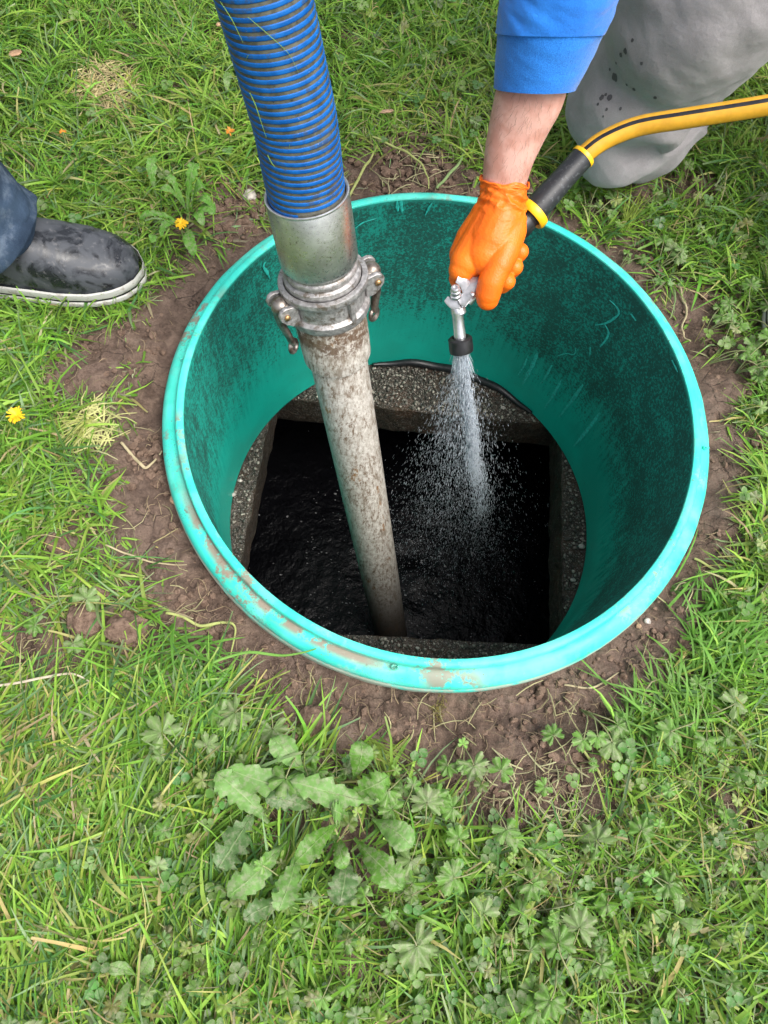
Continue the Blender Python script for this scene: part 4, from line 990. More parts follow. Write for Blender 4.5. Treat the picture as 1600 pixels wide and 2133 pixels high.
CW = [(855,1590,4,'cut-leaf weed with four leaves at the far tip of the large rosette',1.2),(965,1545,3,'small green cut-leaf weed alone on the bare mud below the rim',1.0),
 (1000,1665,3,'dusty cut-leaf weed lying flat on bare mud right of the rosette',1.1),(1215,1475,5,'dark green cut-leaf weed on the soil at the lower right of the riser',1.35),
 (1180,1590,3,'thin cut-leaf weed with a pale bent stalk on the mud',1.0),(1480,755,4,'fresh cut-leaf weed on soil close to the right rim',1.25),
 (1530,780,5,'cut-leaf weed among tangled stems beside the right rim',1.2),(1470,690,5,'cut-leaf weed above the curved pale root',1.1),
 (1545,665,5,'greyish cut-leaf weed next to the black boot',1.3),(1370,560,5,'dusty cut-leaf weed between the rim and the long grass',1.2),
 (1290,560,3,'cut-leaf seedling at the outer edge of the rim near the grey knee',.9),(1225,455,5,'cut-leaf weed beside the kneeling knee',1.2),
 (1570,860,4,'cut-leaf weed at the frame edge over bare soil',1.2),(1010,1790,5,'dusty cut-leaf weed below the mud patch with crossing straws',1.3),
 (1090,1850,5,'pale cut-leaf weed in short grass under the straw patch',1.2),(1300,1810,4,'three-stemmed pale cut-leaf weed over a dark hollow',1.3),
 (1170,1985,5,'cut-leaf weed in the lower lawn with grey dusty leaves',1.3),(790,1890,4,'fan-shaped cut-leaf weed just below the rosette leaves',1.4),
 (1200,2080,3,'rounded pale cut-leaf weed near the bottom edge',1.5),(1040,1960,5,'dark cut-leaf weed left of the grey dusty one in the lower lawn',1.2),
 (1450,1490,5,'cut-leaf weed in the tall grass tuft at the lower right',1.3),(560,1450,4,'bushy cut-leaf weed on soil by the pale runner',1.2),
 (640,1560,5,'grey-green cut-leaf weed just above the long rosette leaves',1.25),(150,1300,3,'limp cut-leaf weed between two soil clods',1.0),
 (400,1600,4,'pale cut-leaf weed left of the rosette in long grass',1.3),(880,1720,5,'cut-leaf weed tucked under the right rosette leaves',1.2),
 (690,1990,4,'cut-leaf weed in the middle of the bottom lawn',1.1),(700,1560,4,'upright cut-leaf weed behind the oval fresh leaf',1.1)]
for a in CW: cut_weed(*a)
# clover and small weed cover, uncountable
gp = []; gc = []
def put(proto, p, ang, s, tilt=(0, 0)):
    v, f, c_ = proto; ca, sa = math.cos(ang), math.sin(ang); v = v*s; v = v+np.stack([0*v[:, 0], 0*v[:, 0], v[:, 0]*tilt[0]+v[:, 1]*tilt[1]], 1)
    v = np.stack([v[:, 0]*ca-v[:, 1]*sa, v[:, 0]*sa+v[:, 1]*ca, v[:, 2]], 1)+p; gp.append((v, f)); gc.append(c_*rng.uniform(.6, 1.35)*np.array([rng.uniform(.85, 1.5), 1, rng.uniform(.8, 1.3)]))
def clover():
    V = []; Fc = []; n = 0; parts = []
    for k in range(3):
        a = k*2.09; t = np.linspace(0, 1, 5); w_ = .0050*np.sin(t*2.6+.35); x = .001+.0085*t
        L0 = np.stack([x, w_, .0012*t*0], 1); Cn = np.stack([x, 0*x, -.0012+0*x], 1); R0 = np.stack([x, -w_, 0*x], 1)
        v = np.stack([L0, Cn, R0], 1).reshape(-1, 3); ca, sa = math.cos(a), math.sin(a); v = np.stack([v[:, 0]*ca-v[:, 1]*sa, v[:, 0]*sa+v[:, 1]*ca, v[:, 2]+.022], 1); parts.append((v, [grid_faces(5, 3)]))
    parts.append(tube(np.array([(0.004, 0, -.005), (0, 0, .01), (0, 0, .022)]), .0005, 4, False)); v, f = merge(parts); return v, f, np.tile([.10, .25, .05], (len(v), 1))
CLV = clover()
PALs = []
for s in range(4):
    v, f, c_ = palmate(20+s, s == 2, .013, 5); PALs.append((v, f, c_))
regs = [((800, 1600), (1550, 2180), 270, .6), ((350, 800), (1550, 2180), 130, .7), ((-60, 500), (1700, 2180), 40, .3), ((700, 1060), (0, 330), 60, .3), ((1380, 1640), (480, 1300), 200, .8), ((-50, 600), (-50, 500), 25, .1), ((1150, 1600), (380, 520), 60, .7)]
for (xa, xb), (ya, yb), n, pc in regs:
    for i in range(n):
        p = G(rng.uniform(xa, xb), rng.uniform(ya, yb))
        if math.hypot(p[0], p[1]) < .46: continue
        if float(bare(np.array([p[0]]), np.array([p[1]]))[0]) > .6 and rng.random() > .18: continue
        p[2] += rng.uniform(0, .012)
        if rng.random() < pc: put(PALs[rng.integers(4)], p, rng.random()*6.28, rng.uniform(.4, .9), rng.normal(0, .5, 2))
        else: put(CLV, p, rng.random()*6.28, rng.uniform(.7, 1.4), rng.normal(0, .2, 2))
V, Fc = merge(gp); o = obj('ground_cover', V, Fc, M['leaf'], None, True, np.concatenate(gc)); tag(o, 'clover and small cut weeds mixed through the lawn', kind='stuff')

# long toothed leaves (dandelion kind)
def long_leaf(base, tip, wid, teeth, col, lift=.02, seed=0, mat=None, parent=None, droop=.6):
    rs = np.random.default_rng(seed); base = np.asarray(base); tip = np.asarray(tip); L_ = np.linalg.norm(tip-base); ax = (tip-base)/L_; sd = np.cross((0, 0, 1), ax); sd /= np.linalg.norm(sd)
    jt = rs.random((9, 2)); n = 34; t = np.linspace(0, 1, n); prof = np.interp(t, [0, .12, .35, .6, .82, .94, 1], [.10, .18, .62, 1.0, .88, .50, .03])
    cols = []; V = []
    for i in range(n):
        ctr = base+ax*L_*t[i]+np.array([0, 0, lift*math.sin(t[i]*math.pi*.75)*1.2])+sd*.004*math.sin(t[i]*3+seed)
        for j, q in enumerate((-1, -.66, -.33, -.06, 0, .06, .33, .66, 1)):
            tooth = 1-teeth*(.5+jt[int(t[i]*7.0+(.3 if q > 0 else 0)), int(q > 0)])*((t[i]*7.0+(.3 if q > 0 else 0)) % 1.0)*(1 if t[i] < .93 else .3)
            ww = wid*prof[i]*(tooth if abs(q) == 1 else 1-(1-tooth)*abs(q))
            z = .16*wid*abs(q)*prof[i]-.10*wid*q*q+(.0007 if abs(q) < .01 else 0)+.05*wid*math.sin(t[i]*24+q*5+seed)*abs(q)+rs.normal(0, .022*wid)+.22*wid*(abs(q)**2)*math.sin(t[i]*9+seed*1.7+(2 if q > 0 else 0))
            V.append(ctr+sd*q*ww+np.array([0, 0, z])); cols.append(np.array(col)*(1+.10*rs.normal()) if abs(q) > .01 else np.array(col)*.6+np.array([.40, .44, .26])*.5)
    return obj('leaf', V, grid_faces(n, 9), mat or M['leaf'], parent, True, np.array(cols))
GR = (.115, .27, .035); DU = (.16, .33, .075); DK = (.10, .20, .06)
ros = empty('rosette_weed', G(700, 1715), 'large flat rosette weed with long toothed dusty leaves below the riser', 'weed')
for i, (bx, by, tx, ty, wd, te, cl, lf, mt) in enumerate([
    (690,1660,484,1602,30,.25,DU,.012,'dleaf'),(800,1668,608,1632,30,.40,DU,.022,'dleaf'),(722,1668,800,1612,30,.5,GR,.022,'leaf'),(735,1625,748,1548,24,.05,GR,.03,'leaf'),
    (712,1715,618,1782,22,.12,GR,.03,'leaf'),(742,1738,826,1846,31,.30,GR,.022,'dleaf'),(602,1748,486,1850,30,.32,DU,.018,'dleaf'),(618,1762,592,1882,27,.36,DU,.018,'dleaf'),
    (690,1735,726,1795,18,.2,GR,.02,'leaf'),(640,1612,568,1545,26,.1,DU,.012,'dleaf'),(560,1715,466,1608,34,.3,DU,.010,'dleaf'),(545,1690,462,1795,38,.55,DK,.008,'dleaf'),
    (775,1700,850,1762,27,.1,DU,.014,'dleaf'),(715,1770,708,1875,32,.25,DK,.008,'dleaf'),(730,1690,690,1690,26,.5,DU,.026,'dleaf'),(600,1860,520,1905,22,.3,DK,.01,'leaf'),(660,1690,560,1660,22,.3,DK,.01,'dleaf')]):
    A_ = G(bx, by, .024+.001*(i % 5)); B_ = G(tx, ty, .040+.002*(i % 4)); long_leaf(A_, B_, wd/F*1.02, te, cl, lf, i, M[mt], ros)
dan = empty('dandelion', G(400, 470), 'fresh green dandelion plant with one yellow flower between the shoe and the riser', 'dandelion')
for i, (bx, by, tx, ty, wd, te, lf) in enumerate([(398,470,422,405,16,.45,.045),(395,465,358,432,12,.4,.04),(398,468,350,462,9,.1,.04),(405,470,458,505,20,.3,.03),(405,465,445,458,14,.2,.04),(402,480,440,520,14,.15,.03),
    (392,500,422,575,15,.2,.02),(385,490,352,540,12,.3,.02),(380,495,305,495,13,.5,.02),(340,520,325,545,11,.2,.015),(410,480,455,492,13,.2,.035)]):
    long_leaf(G(bx, by, .016+.002*i), G(tx, ty, .034+.002*(i % 4)), wd/F*1.1, te, (.13, .33, .04), lf, 40+i, M['leaf'], dan)
def flower(px, py, r, parent, mat, zz=.035, n=70):
    p = G(px, py, zz); parts = []
    for i in range(n):
        a = rng.random()*6.28; l = r*(.45+.55*rng.random()); e_ = rng.uniform(.05, .9); dr = np.array([math.cos(a)*math.cos(e_), math.sin(a)*math.cos(e_), math.sin(e_)*.7]); s_ = np.cross(dr, (0, 0, 1)); s_ /= np.linalg.norm(s_); w_ = .0011
        parts.append((np.array([p-s_*w_*.6, p+s_*w_*.6, p+dr*l*.6+s_*w_, p+dr*l*.6-s_*w_, p+dr*l+s_*w_*.8-np.array([0, 0, .001]), p+dr*l-s_*w_*.8-np.array([0, 0, .001])]), [np.array([[0, 1, 2, 3], [3, 2, 4, 5]])]))
    V, Fc = merge(parts); fl = obj('flower_head', V, Fc, mat, parent, False)
    V, Fc = tube(spline([G(px, py+18, -.004), p*.5+G(px, py+12)*.5+np.array([0, 0, .01]), p], 10), .0014, 7); obj('stem', V, Fc, M['leaf'], parent, True, np.tile([.2, .3, .08], (len(V), 1)))
flower(385, 497, .013, dan, M['petal'])
f2 = empty('dandelion_flower', G(57, 900), 'yellow dandelion flower open in the lawn at the left edge', 'flower'); flower(57, 891, .015, f2, M['petal'], .045)
f3 = empty('dandelion_flower', G(325, 405), 'half closed orange dandelion bud above the green dandelion plant', 'flower'); flower(325, 397, .009, f3, M['orangepetal'], .04, 26)
long_leaf(G(335, 425, .015), G(330, 375, .04), .010, .4, (.13, .33, .04), .02, 70, M['leaf'], f3)
f4 = empty('dandelion_flower', G(480, 310), 'wilted orange flower in grass close beside the blue hose', 'flower'); flower(483, 303, .011, f4, M['orangepetal'], .03, 22)
f5 = empty('dandelion_flower', G(148, 318), 'small wilted orange flower in the lawn above the black shoe', 'flower'); flower(146, 311, .007, f5, M['orangepetal'], .04, 18)
for (bx, by, tx, ty, lab) in ((480,215,474,190,'grey-green oval weed leaf standing in grass left of the blue hose'), (1392,1905,1385,1995,'upright smooth weed with narrow paired leaves in the lower right lawn'), (290,2030,345,2075,'smooth oval weed in the bottom left lawn')):
    t = empty('broad_leaf_weed', G(bx, by), lab, 'weed')
    for k in range(4 if by > 400 else 1):
        a = k*1.57; b_ = G(bx, by, .02); e_ = G(tx, ty, .035)-b_; e_ = np.array([e_[0]*math.cos(a)-e_[1]*math.sin(a), e_[0]*math.sin(a)+e_[1]*math.cos(a), .01]); e_ = e_/np.linalg.norm(e_)*.034; long_leaf(b_, b_+e_, .0085, .05, (.17, .31, .08), .006, 90+k, M['leaf'], t)

# ------------------------------------------------------------------ stalks, runners, straws
def strand(name, pts, r, col, label, cat, dz=.006, group=None, flat=None):
    C = spline([G(a, b2, dz+(h if False else 0)) for a, b2 in pts], 10*len(pts)); C[:, 2] += .0015*np.sin(np.arange(len(C))*.5)
    V, Fc = tube(C, np.interp(np.linspace(0, 1, len(C)), [0, .5, 1], [r, r*1.1, r*.45]), 7, True, flat)
    o = obj(name, V, Fc, M['straw'], None, True, np.tile(col, (len(V), 1))); tag(o, label, cat, group)
PAL_ = (.50, .42, .26); YG = (.42, .46, .16)
strand('pale_root', [(1385,592),(1410,598),(1420,630),(1428,655),(1420,680),(1425,700),(1438,712)], .0016, PAL_, 'long curved pale root on the soil right of the rim', 'root')
strand('grass_runner', [(225,1140),(270,1158),(330,1176),(390,1178)], .0013, PAL_, 'pale stalk pointing over the mud towards the riser at left', 'stalk')
strand('grass_runner', [(350,1280),(380,1286),(420,1305),(470,1296),(490,1310),(480,1370)], .0020, YG, 'curling green-white runner on mud below the left rim', 'stalk')
strand('grass_runner', [(456,1392),(520,1370),(600,1375),(660,1362)], .0018, (.16, .34, .06), 'long green stem leaning over the near left rim', 'stalk', .05)
strand('grass_runner', [(727,408),(755,360),(775,330),(790,300)], .0022, YG, 'pale stalk between blue hose and loose soil', 'stalk')
strand('grass_runner', [(775,305),(830,330),(868,352),(888,380),(892,402)], .0018, YG, 'arched stalk ending at the far rim', 'stalk', .02)
strand('grass_runner', [(908,402),(930,380),(955,355),(960,340)], .0024, (.25, .36, .14), 'thick green stalk reaching the far rim near the glove', 'stalk', .02)
strand('grass_runner', [(255,925),(290,965),(310,975),(338,940)], .0022, PAL_, 'bent pale weed stalk on soil left of the riser', 'stalk')
strand('grass_runner', [(1445,1165),(1500,1195),(1530,1210)], .0018, YG, 'straight straw on soil at the right of the riser', 'straw')
strand('grass_runner', [(1405,1230),(1420,1215),(1440,1225),(1430,1260),(1425,1275)], .0011, PAL_, 'thin looped root on soil at the lower right rim', 'root')
strand('grass_runner', [(0,1438),(80,1425),(160,1410),(200,1425)], .0016, (.6, .52, .4), 'long dry pinkish straw across the left lawn', 'straw', .03)
strand('grass_runner', [(1180,1425),(1230,1432),(1260,1420),(1290,1400)], .0014, PAL_, 'pale root lying below the near right rim', 'root')
strand('grass_runner', [(1210,1560),(1240,1600),(1260,1640)], .0018, YG, 'pale curved stem under the dark green cut-leaf weed', 'stalk')
# uncountable thin roots and dry bits
parts = []; cc_ = []
def bits(n, sampler, col, lrange=(.01, .035), r=.0004):
    k = 0
    while k < n:
        px, py = sampler(); p = G(px, py, .003); 
        if math.hypot(p[0], p[1]) < .43: continue
        k += 1; a = rng.random()*6.28; l = rng.uniform(*lrange); bend = rng.normal(0, .6)
        C = np.array([p+np.array([math.cos(a+bend*t)*l*t, math.sin(a+bend*t)*l*t, .004*math.sin(t*3.1)+rng.uniform(0, .003)]) for t in (0, .33, .66, 1)])
        v, f = tube(C, np.array([r, r*1.1, r, r*.5])*rng.uniform(.7, 1.8), 4, False); parts.append((v, f)); cc_.append(np.tile(np.array(col)*rng.uniform(.6, 1.15), (len(v), 1)))
def disc(cx, cy, rr):
    def f():
        a = rng.random()*6.28; q = rr*math.sqrt(rng.random()); return cx+q*math.cos(a), cy+q*math.sin(a)
    return f
for (a, b2, rr) in SP: bits(int(rr*.22), disc(a, b2, rr), (.36, .27, .17), (.008, .028), .0003)
bits(300, disc(225, 190, 62), (.62, .52, .27), (.015, .04), .0007); bits(160, disc(900, 280, 150), (.50, .46, .26), (.02, .05), .0006)
bits(120, disc(1530, 1780, 60), (.60, .54, .38), (.02, .045), .0007); bits(70, disc(200, 890, 40), (.6, .6, .25), (.02, .05), .0009); bits(120, disc(1150, 1720, 150), (.5, .48, .28), (.02, .05), .0006)
bits(500, disc(800, 1800, 900), (.48, .44, .24), (.02, .05), .0005)
V, Fc = merge(parts); o = obj('root_litter', V, Fc, M['straw'], None, True, np.concatenate(cc_)); tag(o, 'fine dry roots and straw scattered over the soil', kind='stuff')

# soil crumbs and clods
cp = []
pr = [ico((0, 0, 0), 1, 1, (1, .9, .7), .5, 20+k) for k in range(10)]
def crumbs(n, smp, smin=.0015, smax=.008):
    for i in range(n):
        p = G(*smp()); 
        if math.hypot(p[0], p[1]) < .425: continue
        s = smin+(smax-smin)*rng.random()**3; v, f = pr[i % 10]; a = rng.random()*6.28; v = v*s; v = np.stack([v[:, 0]*math.cos(a)-v[:, 1]*math.sin(a), v[:, 0]*math.sin(a)+v[:, 1]*math.cos(a), v[:, 2]], 1)
        cp.append((v+p+np.array([0, 0, s*.25]), f))
for (a, b2, rr) in SP: crumbs(int(rr*.55), disc(a, b2, rr))
crumbs(420, disc(860, 370, 90), .002, .011); crumbs(200, disc(480, 430, 70), .002, .011); crumbs(160, disc(1060, 400, 60), .003, .012); crumbs(150, disc(330, 950, 60), .002, .01)
V, Fc = merge(cp); o = obj('soil_crumbs', V, Fc, M['clod']); tag(o, 'loose crumbs of brown soil', kind='stuff')
for (px, py, s, lab, mt) in ((115,1128,.018,'round soil clod in the left lawn','clod'),(180,1296,.024,'rounded soil clod beside the limp weed','clod'),(265,1312,.027,'big soil clod left of the green runner','clod'),
     (205,1240,.017,'reddish soil clod above the round one in the left lawn','clod'),(520,403,.012,'pale grey stone on loose soil beside the blue hose','pebble'),(460,1255-905+0,.001,'','clod'),
     (655,1500,.022,'crumbly root-bound clod below the near rim','clod'),(985,398,.013,'soil clod touching the orange glove wrist','clod'),(365,1040,.009,'reddish pebble beside the left rim','wood'),
     (1352,1292,.005,'small pale pebble at the lower right rim','pebble'),(1335,1302,.004,'tan pebble at the lower right rim','wood')):
    if not lab: continue
    p = G(px, py, s*.25); V, Fc = ico(p, s, 4 if s > .01 else 3, (1, .9, .65), .35, int(px)); V = V+(V-p)*(.10*fbm(V[:, 0]*160, V[:, 1]*160, V[:, 2]*160, 3, 7))[:, None]
    o = obj('soil_clod' if mt == 'clod' else 'stone', V, Fc, M[mt]); tag(o, lab, 'clod' if mt == 'clod' else 'stone')
# moss tuft hanging under the near rim
p = G(912, 1478, .004); parts = []
for i in range(260):
    a = rng.normal(0, 1, 3)*np.array([.006, .012, .004]); d_ = rng.normal(0, 1, 3); d_ /= np.linalg.norm(d_); parts.append(tube(np.array([p+a, p+a+d_*.003, p+a+d_*.005]), .0003, 3, False))
V, Fc = merge(parts); o = obj('moss_tuft', V, Fc, M['moss']); tag(o, 'tiny olive moss tuft on mud under the near rim', 'moss')
# dry leaf and wood chips
def chip(px, py, l, w_, ang, label, name, mat, cat):
    p = G(px, py, .028); u1 = np.array([math.cos(ang), math.sin(ang), .1]); u1 /= np.linalg.norm(u1); n1 = np.array([-.1, .1, 1.0]); n1 -= np.dot(n1, u1)*u1; n1 /= np.linalg.norm(n1); v1 = np.cross(n1, u1)
    pl = [(-l/2, -w_*.3), (-l*.2, -w_*.5), (l*.3, -w_*.45), (l/2, -w_*.1), (l*.42, w_*.35), (0, w_*.5), (-l*.4, w_*.4)]
    tag(obj(name, *extrude(pl, p, u1, v1, n1, .0022, .0006), mat, None, False), label, cat)
chip(46, 143, .024, .017, .4, 'pale brown dry leaf lying in the grass near the top left', 'dry_leaf', M['dry'], 'leaf')
chip(802, 265, .028, .008, .25, 'small reddish wood chip in grass right of the blue hose', 'wood_chip', M['wood'], 'wood chip')
chip(460, 82, .010, .009, 1, 'small brown leaf scrap touching the blue hose', 'dry_leaf', M['dry'], 'leaf')

# ------------------------------------------------------------------ grass
def hue_fields(x, y): return fbm(x*2.3, y*2.3, None, 3, 121), fbm(x*9, y*9, None, 2, 127)
PALG = np.array([(.135, .310, .030), (.190, .385, .040), (.270, .460, .065), (.095, .230, .060), (.230, .350, .160), (.30, .42, .065), (.45, .42, .16), (.50, .41, .24), (.27, .25, .17)])
THINS = [(hit(680, 1700), .12, .10, .93), (hit(228, 180), .055, .045, 1.0), (hit(185, 890), .04, .04, .9), (hit(400, 480), .05, .05, .9), (hit(900, 270), .14, .07, .45), (hit(1060, 1640), .12, .06, .6), (hit(300, 1150), .10, .10, .35), (hit(1480, 700), .07, .12, .6), (hit(1540, 1690), .04, .03, .8), (hit(770, 2000), .03, .05, .7)]
FLOW = None
def make_blades(X0, Y0, n_per, Lr, Wr, seed, wcols, spread=.9, lay=(.0, .6), three=True, nst=5):
    r = np.random.default_rng(seed); nT = len(X0); flow = fbm(X0*1.6, Y0*1.6, None, 2, 131)*5.0
    taz = np.where(r.random(nT) < .55, flow+r.normal(0, .8, nT), r.random(nT)*6.283); tl = r.uniform(*lay, nT)
    if FLOW is not None: taz = FLOW+1.0*fbm(X0*3.5, Y0*3.5, None, 2, 151)+r.normal(0, .25, nT)+3.14*(r.random(nT) < .18)
    tLen = r.uniform(.75, 1.25, nT)
    cz = np.stack([r.choice(len(PALG), nT, p=wc) if False else np.zeros(nT, int) for wc in [None]], 0)[0]
    idx = np.repeat(np.arange(nT), n_per); n = len(idx)
    x = X0[idx]+r.normal(0, .011, n); y = Y0[idx]+r.normal(0, .011, n)
    bm_ = bare(x, y); rr = np.hypot(x, y)
    thin = np.max([k_*np.exp(-(((x-tx_[0])/ra_)**2+((y-tx_[1])/rb_)**2)) for tx_, ra_, rb_, k_ in THINS], axis=0)
    keep = (rr > .438) & (r.random(n) > bm_*1.06) & (r.random(n) > thin) 
    x, y, idx, bm_, rr = x[keep], y[keep], idx[keep], bm_[keep], rr[keep]; n = len(x)
    edge = sstep(.0, .5, bm_)
    az = taz[idx]+r.normal(0, spread, n); Ln = r.uniform(*Lr, n)*tLen[idx]*(1-.45*edge); Wd = r.uniform(*Wr, n)*(.6+.8*r.random(n)**1.5)
    e0 = R_(78)-r.random(n)*R_(38)-tl[idx]*R_(30)-edge*R_(25); e1 = e0-R_(30)-r.random(n)*R_(75)
    drift = r.normal(0, .35, n)
    z0 = gheight(x, y)-.004
    # palette
    f1, f2_ = hue_fields(x, y); tcol = r.integers(0, 10**6, nT)[idx]; q = (_h(tcol, tcol*3, tcol*7, 5)+r.normal(0, .16, n)+f1*.30)
    pi = np.select([q < .14, q < .44, q < .68, q < .80, q < .93, q < 1.06], [0, 1, 2, 3, 4, 5], 6)
    dry = r.random(n) < (.035+.10*edge); pi = np.where(dry, r.integers(6, 8, n), pi); mud = r.random(n) < .30*edge; pi = np.where(mud, 8, pi); yel = r.random(n) < .62*sstep(.15, .65, y)*sstep(-.3, .2, f1+.1); pi = np.where(yel & (pi < 6), r.choice([2, 5, 2], n), pi)
    col = PALG[pi]*(1+.22*r.normal(0, 1, (n, 1)))*(1+.06*r.normal(0, 1, (n, 3))); col = np.clip(col, .01, .75)
    pos = np.stack([x, y, z0], 1); ctr = [pos.copy()]; azk = az.copy()
    for k in range(1, nst):
        f = (k-.5)/(nst-1); e = e0+(e1-e0)*f; a = az+drift*f
        pos = pos+(Ln/(nst-1))[:, None]*np.stack([np.cos(e)*np.cos(a), np.cos(e)*np.sin(a), np.sin(e)], 1); pos[:, 2] = np.maximum(pos[:, 2], z0+.004+.002*k*(r.random(n))); ctr.append(pos.copy())
    cut = r.random(n) < .35; tw = r.normal(0, .5, n); V = []; C = []
    for k in range(nst):
        f = k/(nst-1); a = az+drift*f; wk = Wd*np.interp(f, [0, .25, .7, 1], [.6, 1, .8, .12]); 
        if k == nst-1: wk = np.where(cut, Wd*.6, wk)
        tk = tw*f; sd = np.stack([-np.sin(a)*np.cos(tk), np.cos(a)*np.cos(tk), np.sin(tk)], 1); p = ctr[k]
        ring = [p-sd*wk[:, None]*.5, p-np.array([0, 0, 1])*wk[:, None]*.16, p+sd*wk[:, None]*.5] if three else [p-sd*wk[:, None]*.5, p+sd*wk[:, None]*.5]
        V += ring; fb = np.clip(1-f*3.2, 0, 1); base_c = np.array([.34, .38, .17]); ck = col*(1-.45*fb)+base_c*.45*fb; tipc = np.where(cut[:, None] & (f > .95), .35, 0); ck = ck*(1-tipc)+np.array([.50, .48, .30])*tipc
        C += [ck]*len(ring)
    mcol = 3 if three else 2; per = nst*mcol; V = np.stack(V, 1).reshape(-1, 3); C = np.stack(C, 1).reshape(-1, 3)
    f0 = grid_faces(nst, mcol); Fc = (np.arange(n)[:, None, None]*per+f0).reshape(-1, 4)
    # push blades out of the riser
    rv = np.hypot(V[:, 0], V[:, 1]); bad = (rv < .425) & (V[:, 2] < .02); sc2 = np.where(bad, .425/np.maximum(rv, 1e-3), 1); V[:, :2] *= sc2[:, None]
    return V, [Fc], C
def lawn_pts(n, x0, x1, y0, y1, seed):
    r = np.random.default_rng(seed); return r.uniform(x0, x1, n), r.uniform(y0, y1, n)
def vis(x, y, m=140):
    P_ = proj(np.stack([x, y, np.full_like(x, GZ)], 1)); return (P_[:, 0] > -m) & (P_[:, 0] < 1600+m) & (P_[:, 1] > -m) & (P_[:, 1] < 2133+m)
tx, ty = lawn_pts(10000, -1.15, .85, -1.05, 1.25, 201); k = vis(tx, ty); tx, ty = tx[k], ty[k]
G1 = make_blades(tx, ty, 8, (.035, .080), (.0020, .0038), 301, None)
tx, ty = lawn_pts(6000, -1.15, .85, -1.05, 1.25, 202); k = vis(tx, ty) & (fbm(tx*3, ty*3, None, 2, 141) > -.15); tx, ty = tx[k], ty[k]
G2 = make_blades(tx, ty, 5, (.050, .105), (.0028, .0050), 302, None, .7, (.2, .9))
tx, ty = lawn_pts(9000, -1.15, .85, -1.05, 1.25, 203); k = vis(tx, ty); tx, ty = tx[k], ty[k]
G3 = make_blades(tx, ty, 8, (.015, .045), (.0014, .0032), 303, None, 1.5, (.3, 1.0), False, 4)
tx, ty = lawn_pts(6000, -1.0, .1, -1.0, -.1, 205); P_l = proj(np.stack([tx, ty, tx*0+GZ], 1)); k = (P_l[:, 0] < 620+90*fbm(tx*5, ty*5)) & (P_l[:, 1] > 1480+90*fbm(tx*5+3, ty*5)) & vis(tx, ty); tx, ty = tx[k], ty[k]
FLOW = 1.35
G5 = make_blades(tx, ty, 6, (.055, .11), (.0024, .0046), 305, None, .35, (.6, 1.1), True, 6)
FLOW = None
# sparser turf outside the frame
tx, ty = lawn_pts(15000, -2.6, 2.4, -2.2, 2.8, 204); k = ~vis(tx, ty, 120); tx, ty = tx[k], ty[k]
G4 = make_blades(tx, ty, 5, (.06, .11), (.004, .008), 304, None, 1.0, (.2, .9), False, 4)
V, Fc = merge([(G1[0], G1[1]), (G2[0], G2[1]), (G3[0], G3[1]), (G4[0], G4[1]), (G5[0], G5[1])])
o = obj('grass', V, Fc, M['grass'], None, True, np.concatenate([G1[2], G2[2], G3[2], G4[2], G5[2]])); tag(o, 'rough green lawn grass around the pit', kind='stuff')
print('grass faces', len(o.data.polygons))
# yellowed tufts
SPR = .006
def tuft(px, py, n, col, label, L_=(.03, .06), az=None, sp=3.14, W_=.0018):
    az = None if az is None else az+rng.normal(0, .1)
    p = G(px, py); parts = []; cc2 = []
    for i in range(n):
        a = (az if az is not None else 0)+rng.uniform(-sp, sp); l = rng.uniform(*L_); e_ = rng.uniform(.25, 1.1); q0 = p+np.array([rng.normal(0, SPR), rng.normal(0, SPR), -.003]); pts = [q0]
        for k in range(4): e2 = e_-k*.30; pts.append(pts[-1]+l/4*np.array([math.cos(a)*math.cos(e2), math.sin(a)*math.cos(e2), math.sin(e2)]))
        pts = np.array(pts); pts[:, 2] = np.maximum(pts[:, 2], p[2]+.003); s_ = np.array([-math.sin(a), math.cos(a), 0])*W_*rng.uniform(.6, 1.3)/2; w_ = np.array([1, 1, .9, .7, .15])[:, None]
        v = np.stack([pts-s_*w_, pts+s_*w_], 1).reshape(-1, 3); parts.append((v, [grid_faces(5, 2)])); cc2.append(np.tile(np.array(col)*rng.uniform(.75, 1.2), (10, 1)))
    v, f = merge(parts); tag(obj('grass_tuft', v, f, M['grass'], None, True, np.concatenate(cc2)), label, 'grass tuft')
tuft(200, 190, 46, (.62, .50, .22), 'dry straw-yellow grass tuft left of the bare spot in the upper lawn', (.02, .045))
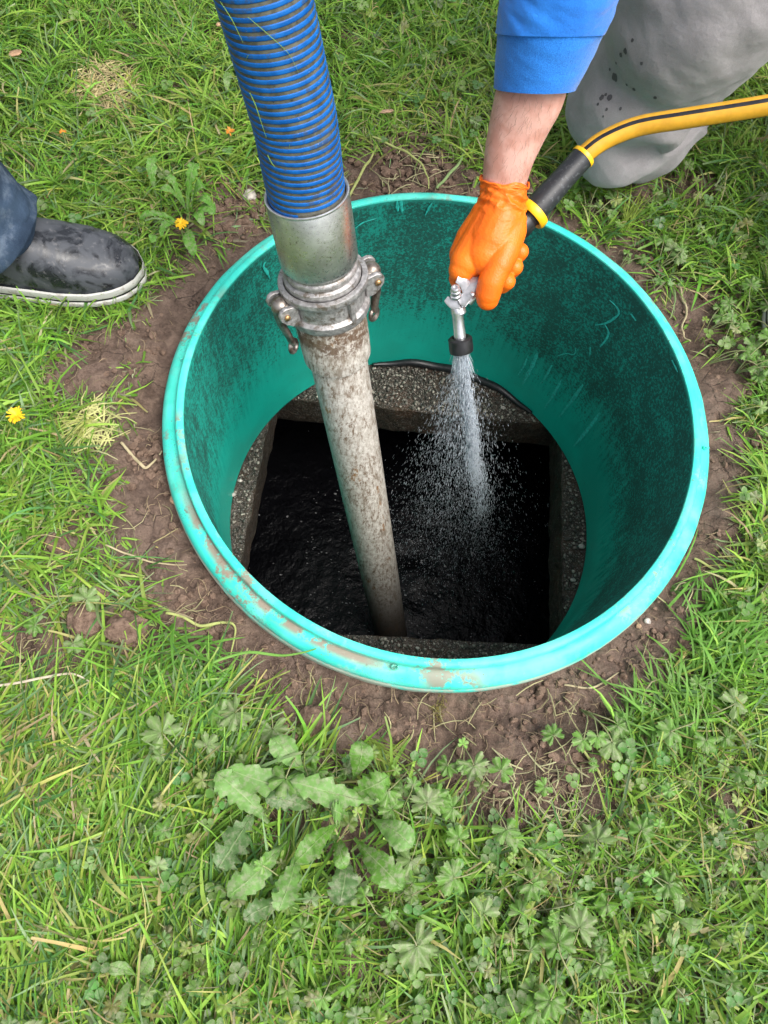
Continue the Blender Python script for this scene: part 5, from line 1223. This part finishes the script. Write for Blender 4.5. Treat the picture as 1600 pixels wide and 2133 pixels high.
tuft(262, 178, 40, (.50, .52, .13), 'yellow-green grass tuft right of the bare spot in the upper lawn', (.02, .045))
tuft(195, 875, 40, (.48, .52, .16), 'yellowed uprooted grass tuft lying left of the riser', (.04, .075), -2.2, .7, .0024)
tuft(770, 1545, 26, (.30, .42, .08), 'arching yellow-green grass tuft beside the rosette', (.05, .09), -.6, .5)
tuft(1300, 480, 34, (.30, .40, .06), 'upright yellow-green grass tuft at the far right rim', (.05, .10), 1.4, .5)
SPR = .028
tuft(375, 1370, 90, (.14, .33, .05), 'bright grass tuft on the mud at the lower left of the riser', (.05, .10), -1.2, 1.6, .003)
SPR = .034
tuft(1500, 1340, 190, (.14, .34, .04), 'lush grass tuft at the lower right beside the rim', (.04, .085), 1.2, 1.3, .0034)
tuft(1400, 1530, 130, (.15, .33, .05), 'long combed grass tuft between the rim and lower right weeds', (.045, .09), 2.2, .9, .0034)
# clippings stuck on the blue hose
hb = bvh_of(bpy.data.objects['hose_wall'])
for (pts, wd, lab) in (([(518,32),(560,70),(600,110),(620,150)], 1.8, 'longest grass blade stuck on the blue hose'), ([(463,0),(485,35),(500,65),(509,86)], 1.8, 'grass blade high on the left side of the blue hose'),
                       ([(524,190),(535,215),(545,245),(558,284)], 2.6, 'olive grass blade midway down the blue hose'), ([(520,112),(514,124)], 2.6, 'short grass scrap on the upper blue hose'),
                       ([(561,320),(568,335),(576,346)], 2.4, 'short grass scrap low on the blue hose'), ([(604,298),(603,310)], 1.5, 'tiny grass scrap at mid width of the lower blue hose')):
    C = []
    for q in pts:
        h, nn_ = on_surface(hb, *q)
        if h is None: continue
        if nn_.dot(Vector(CAM)-h) < 0: nn_ = -nn_
        C.append(np.array(h)+np.array(nn_)*.0026)
    if len(C) < 2: continue
    C = spline(C, 5*len(C)); V, Fc = tube(C, np.interp(np.linspace(0, 1, len(C)), [0, .3, 1], [.6, 1, .3])*wd/F*.8*.55, 6, True, .5); tag(obj('grass_clipping', V, Fc, M['grass'], None, True, np.tile([.22, .38, .08], (len(V), 1))), lab, 'grass blade', 'grass clippings on the blue hose')
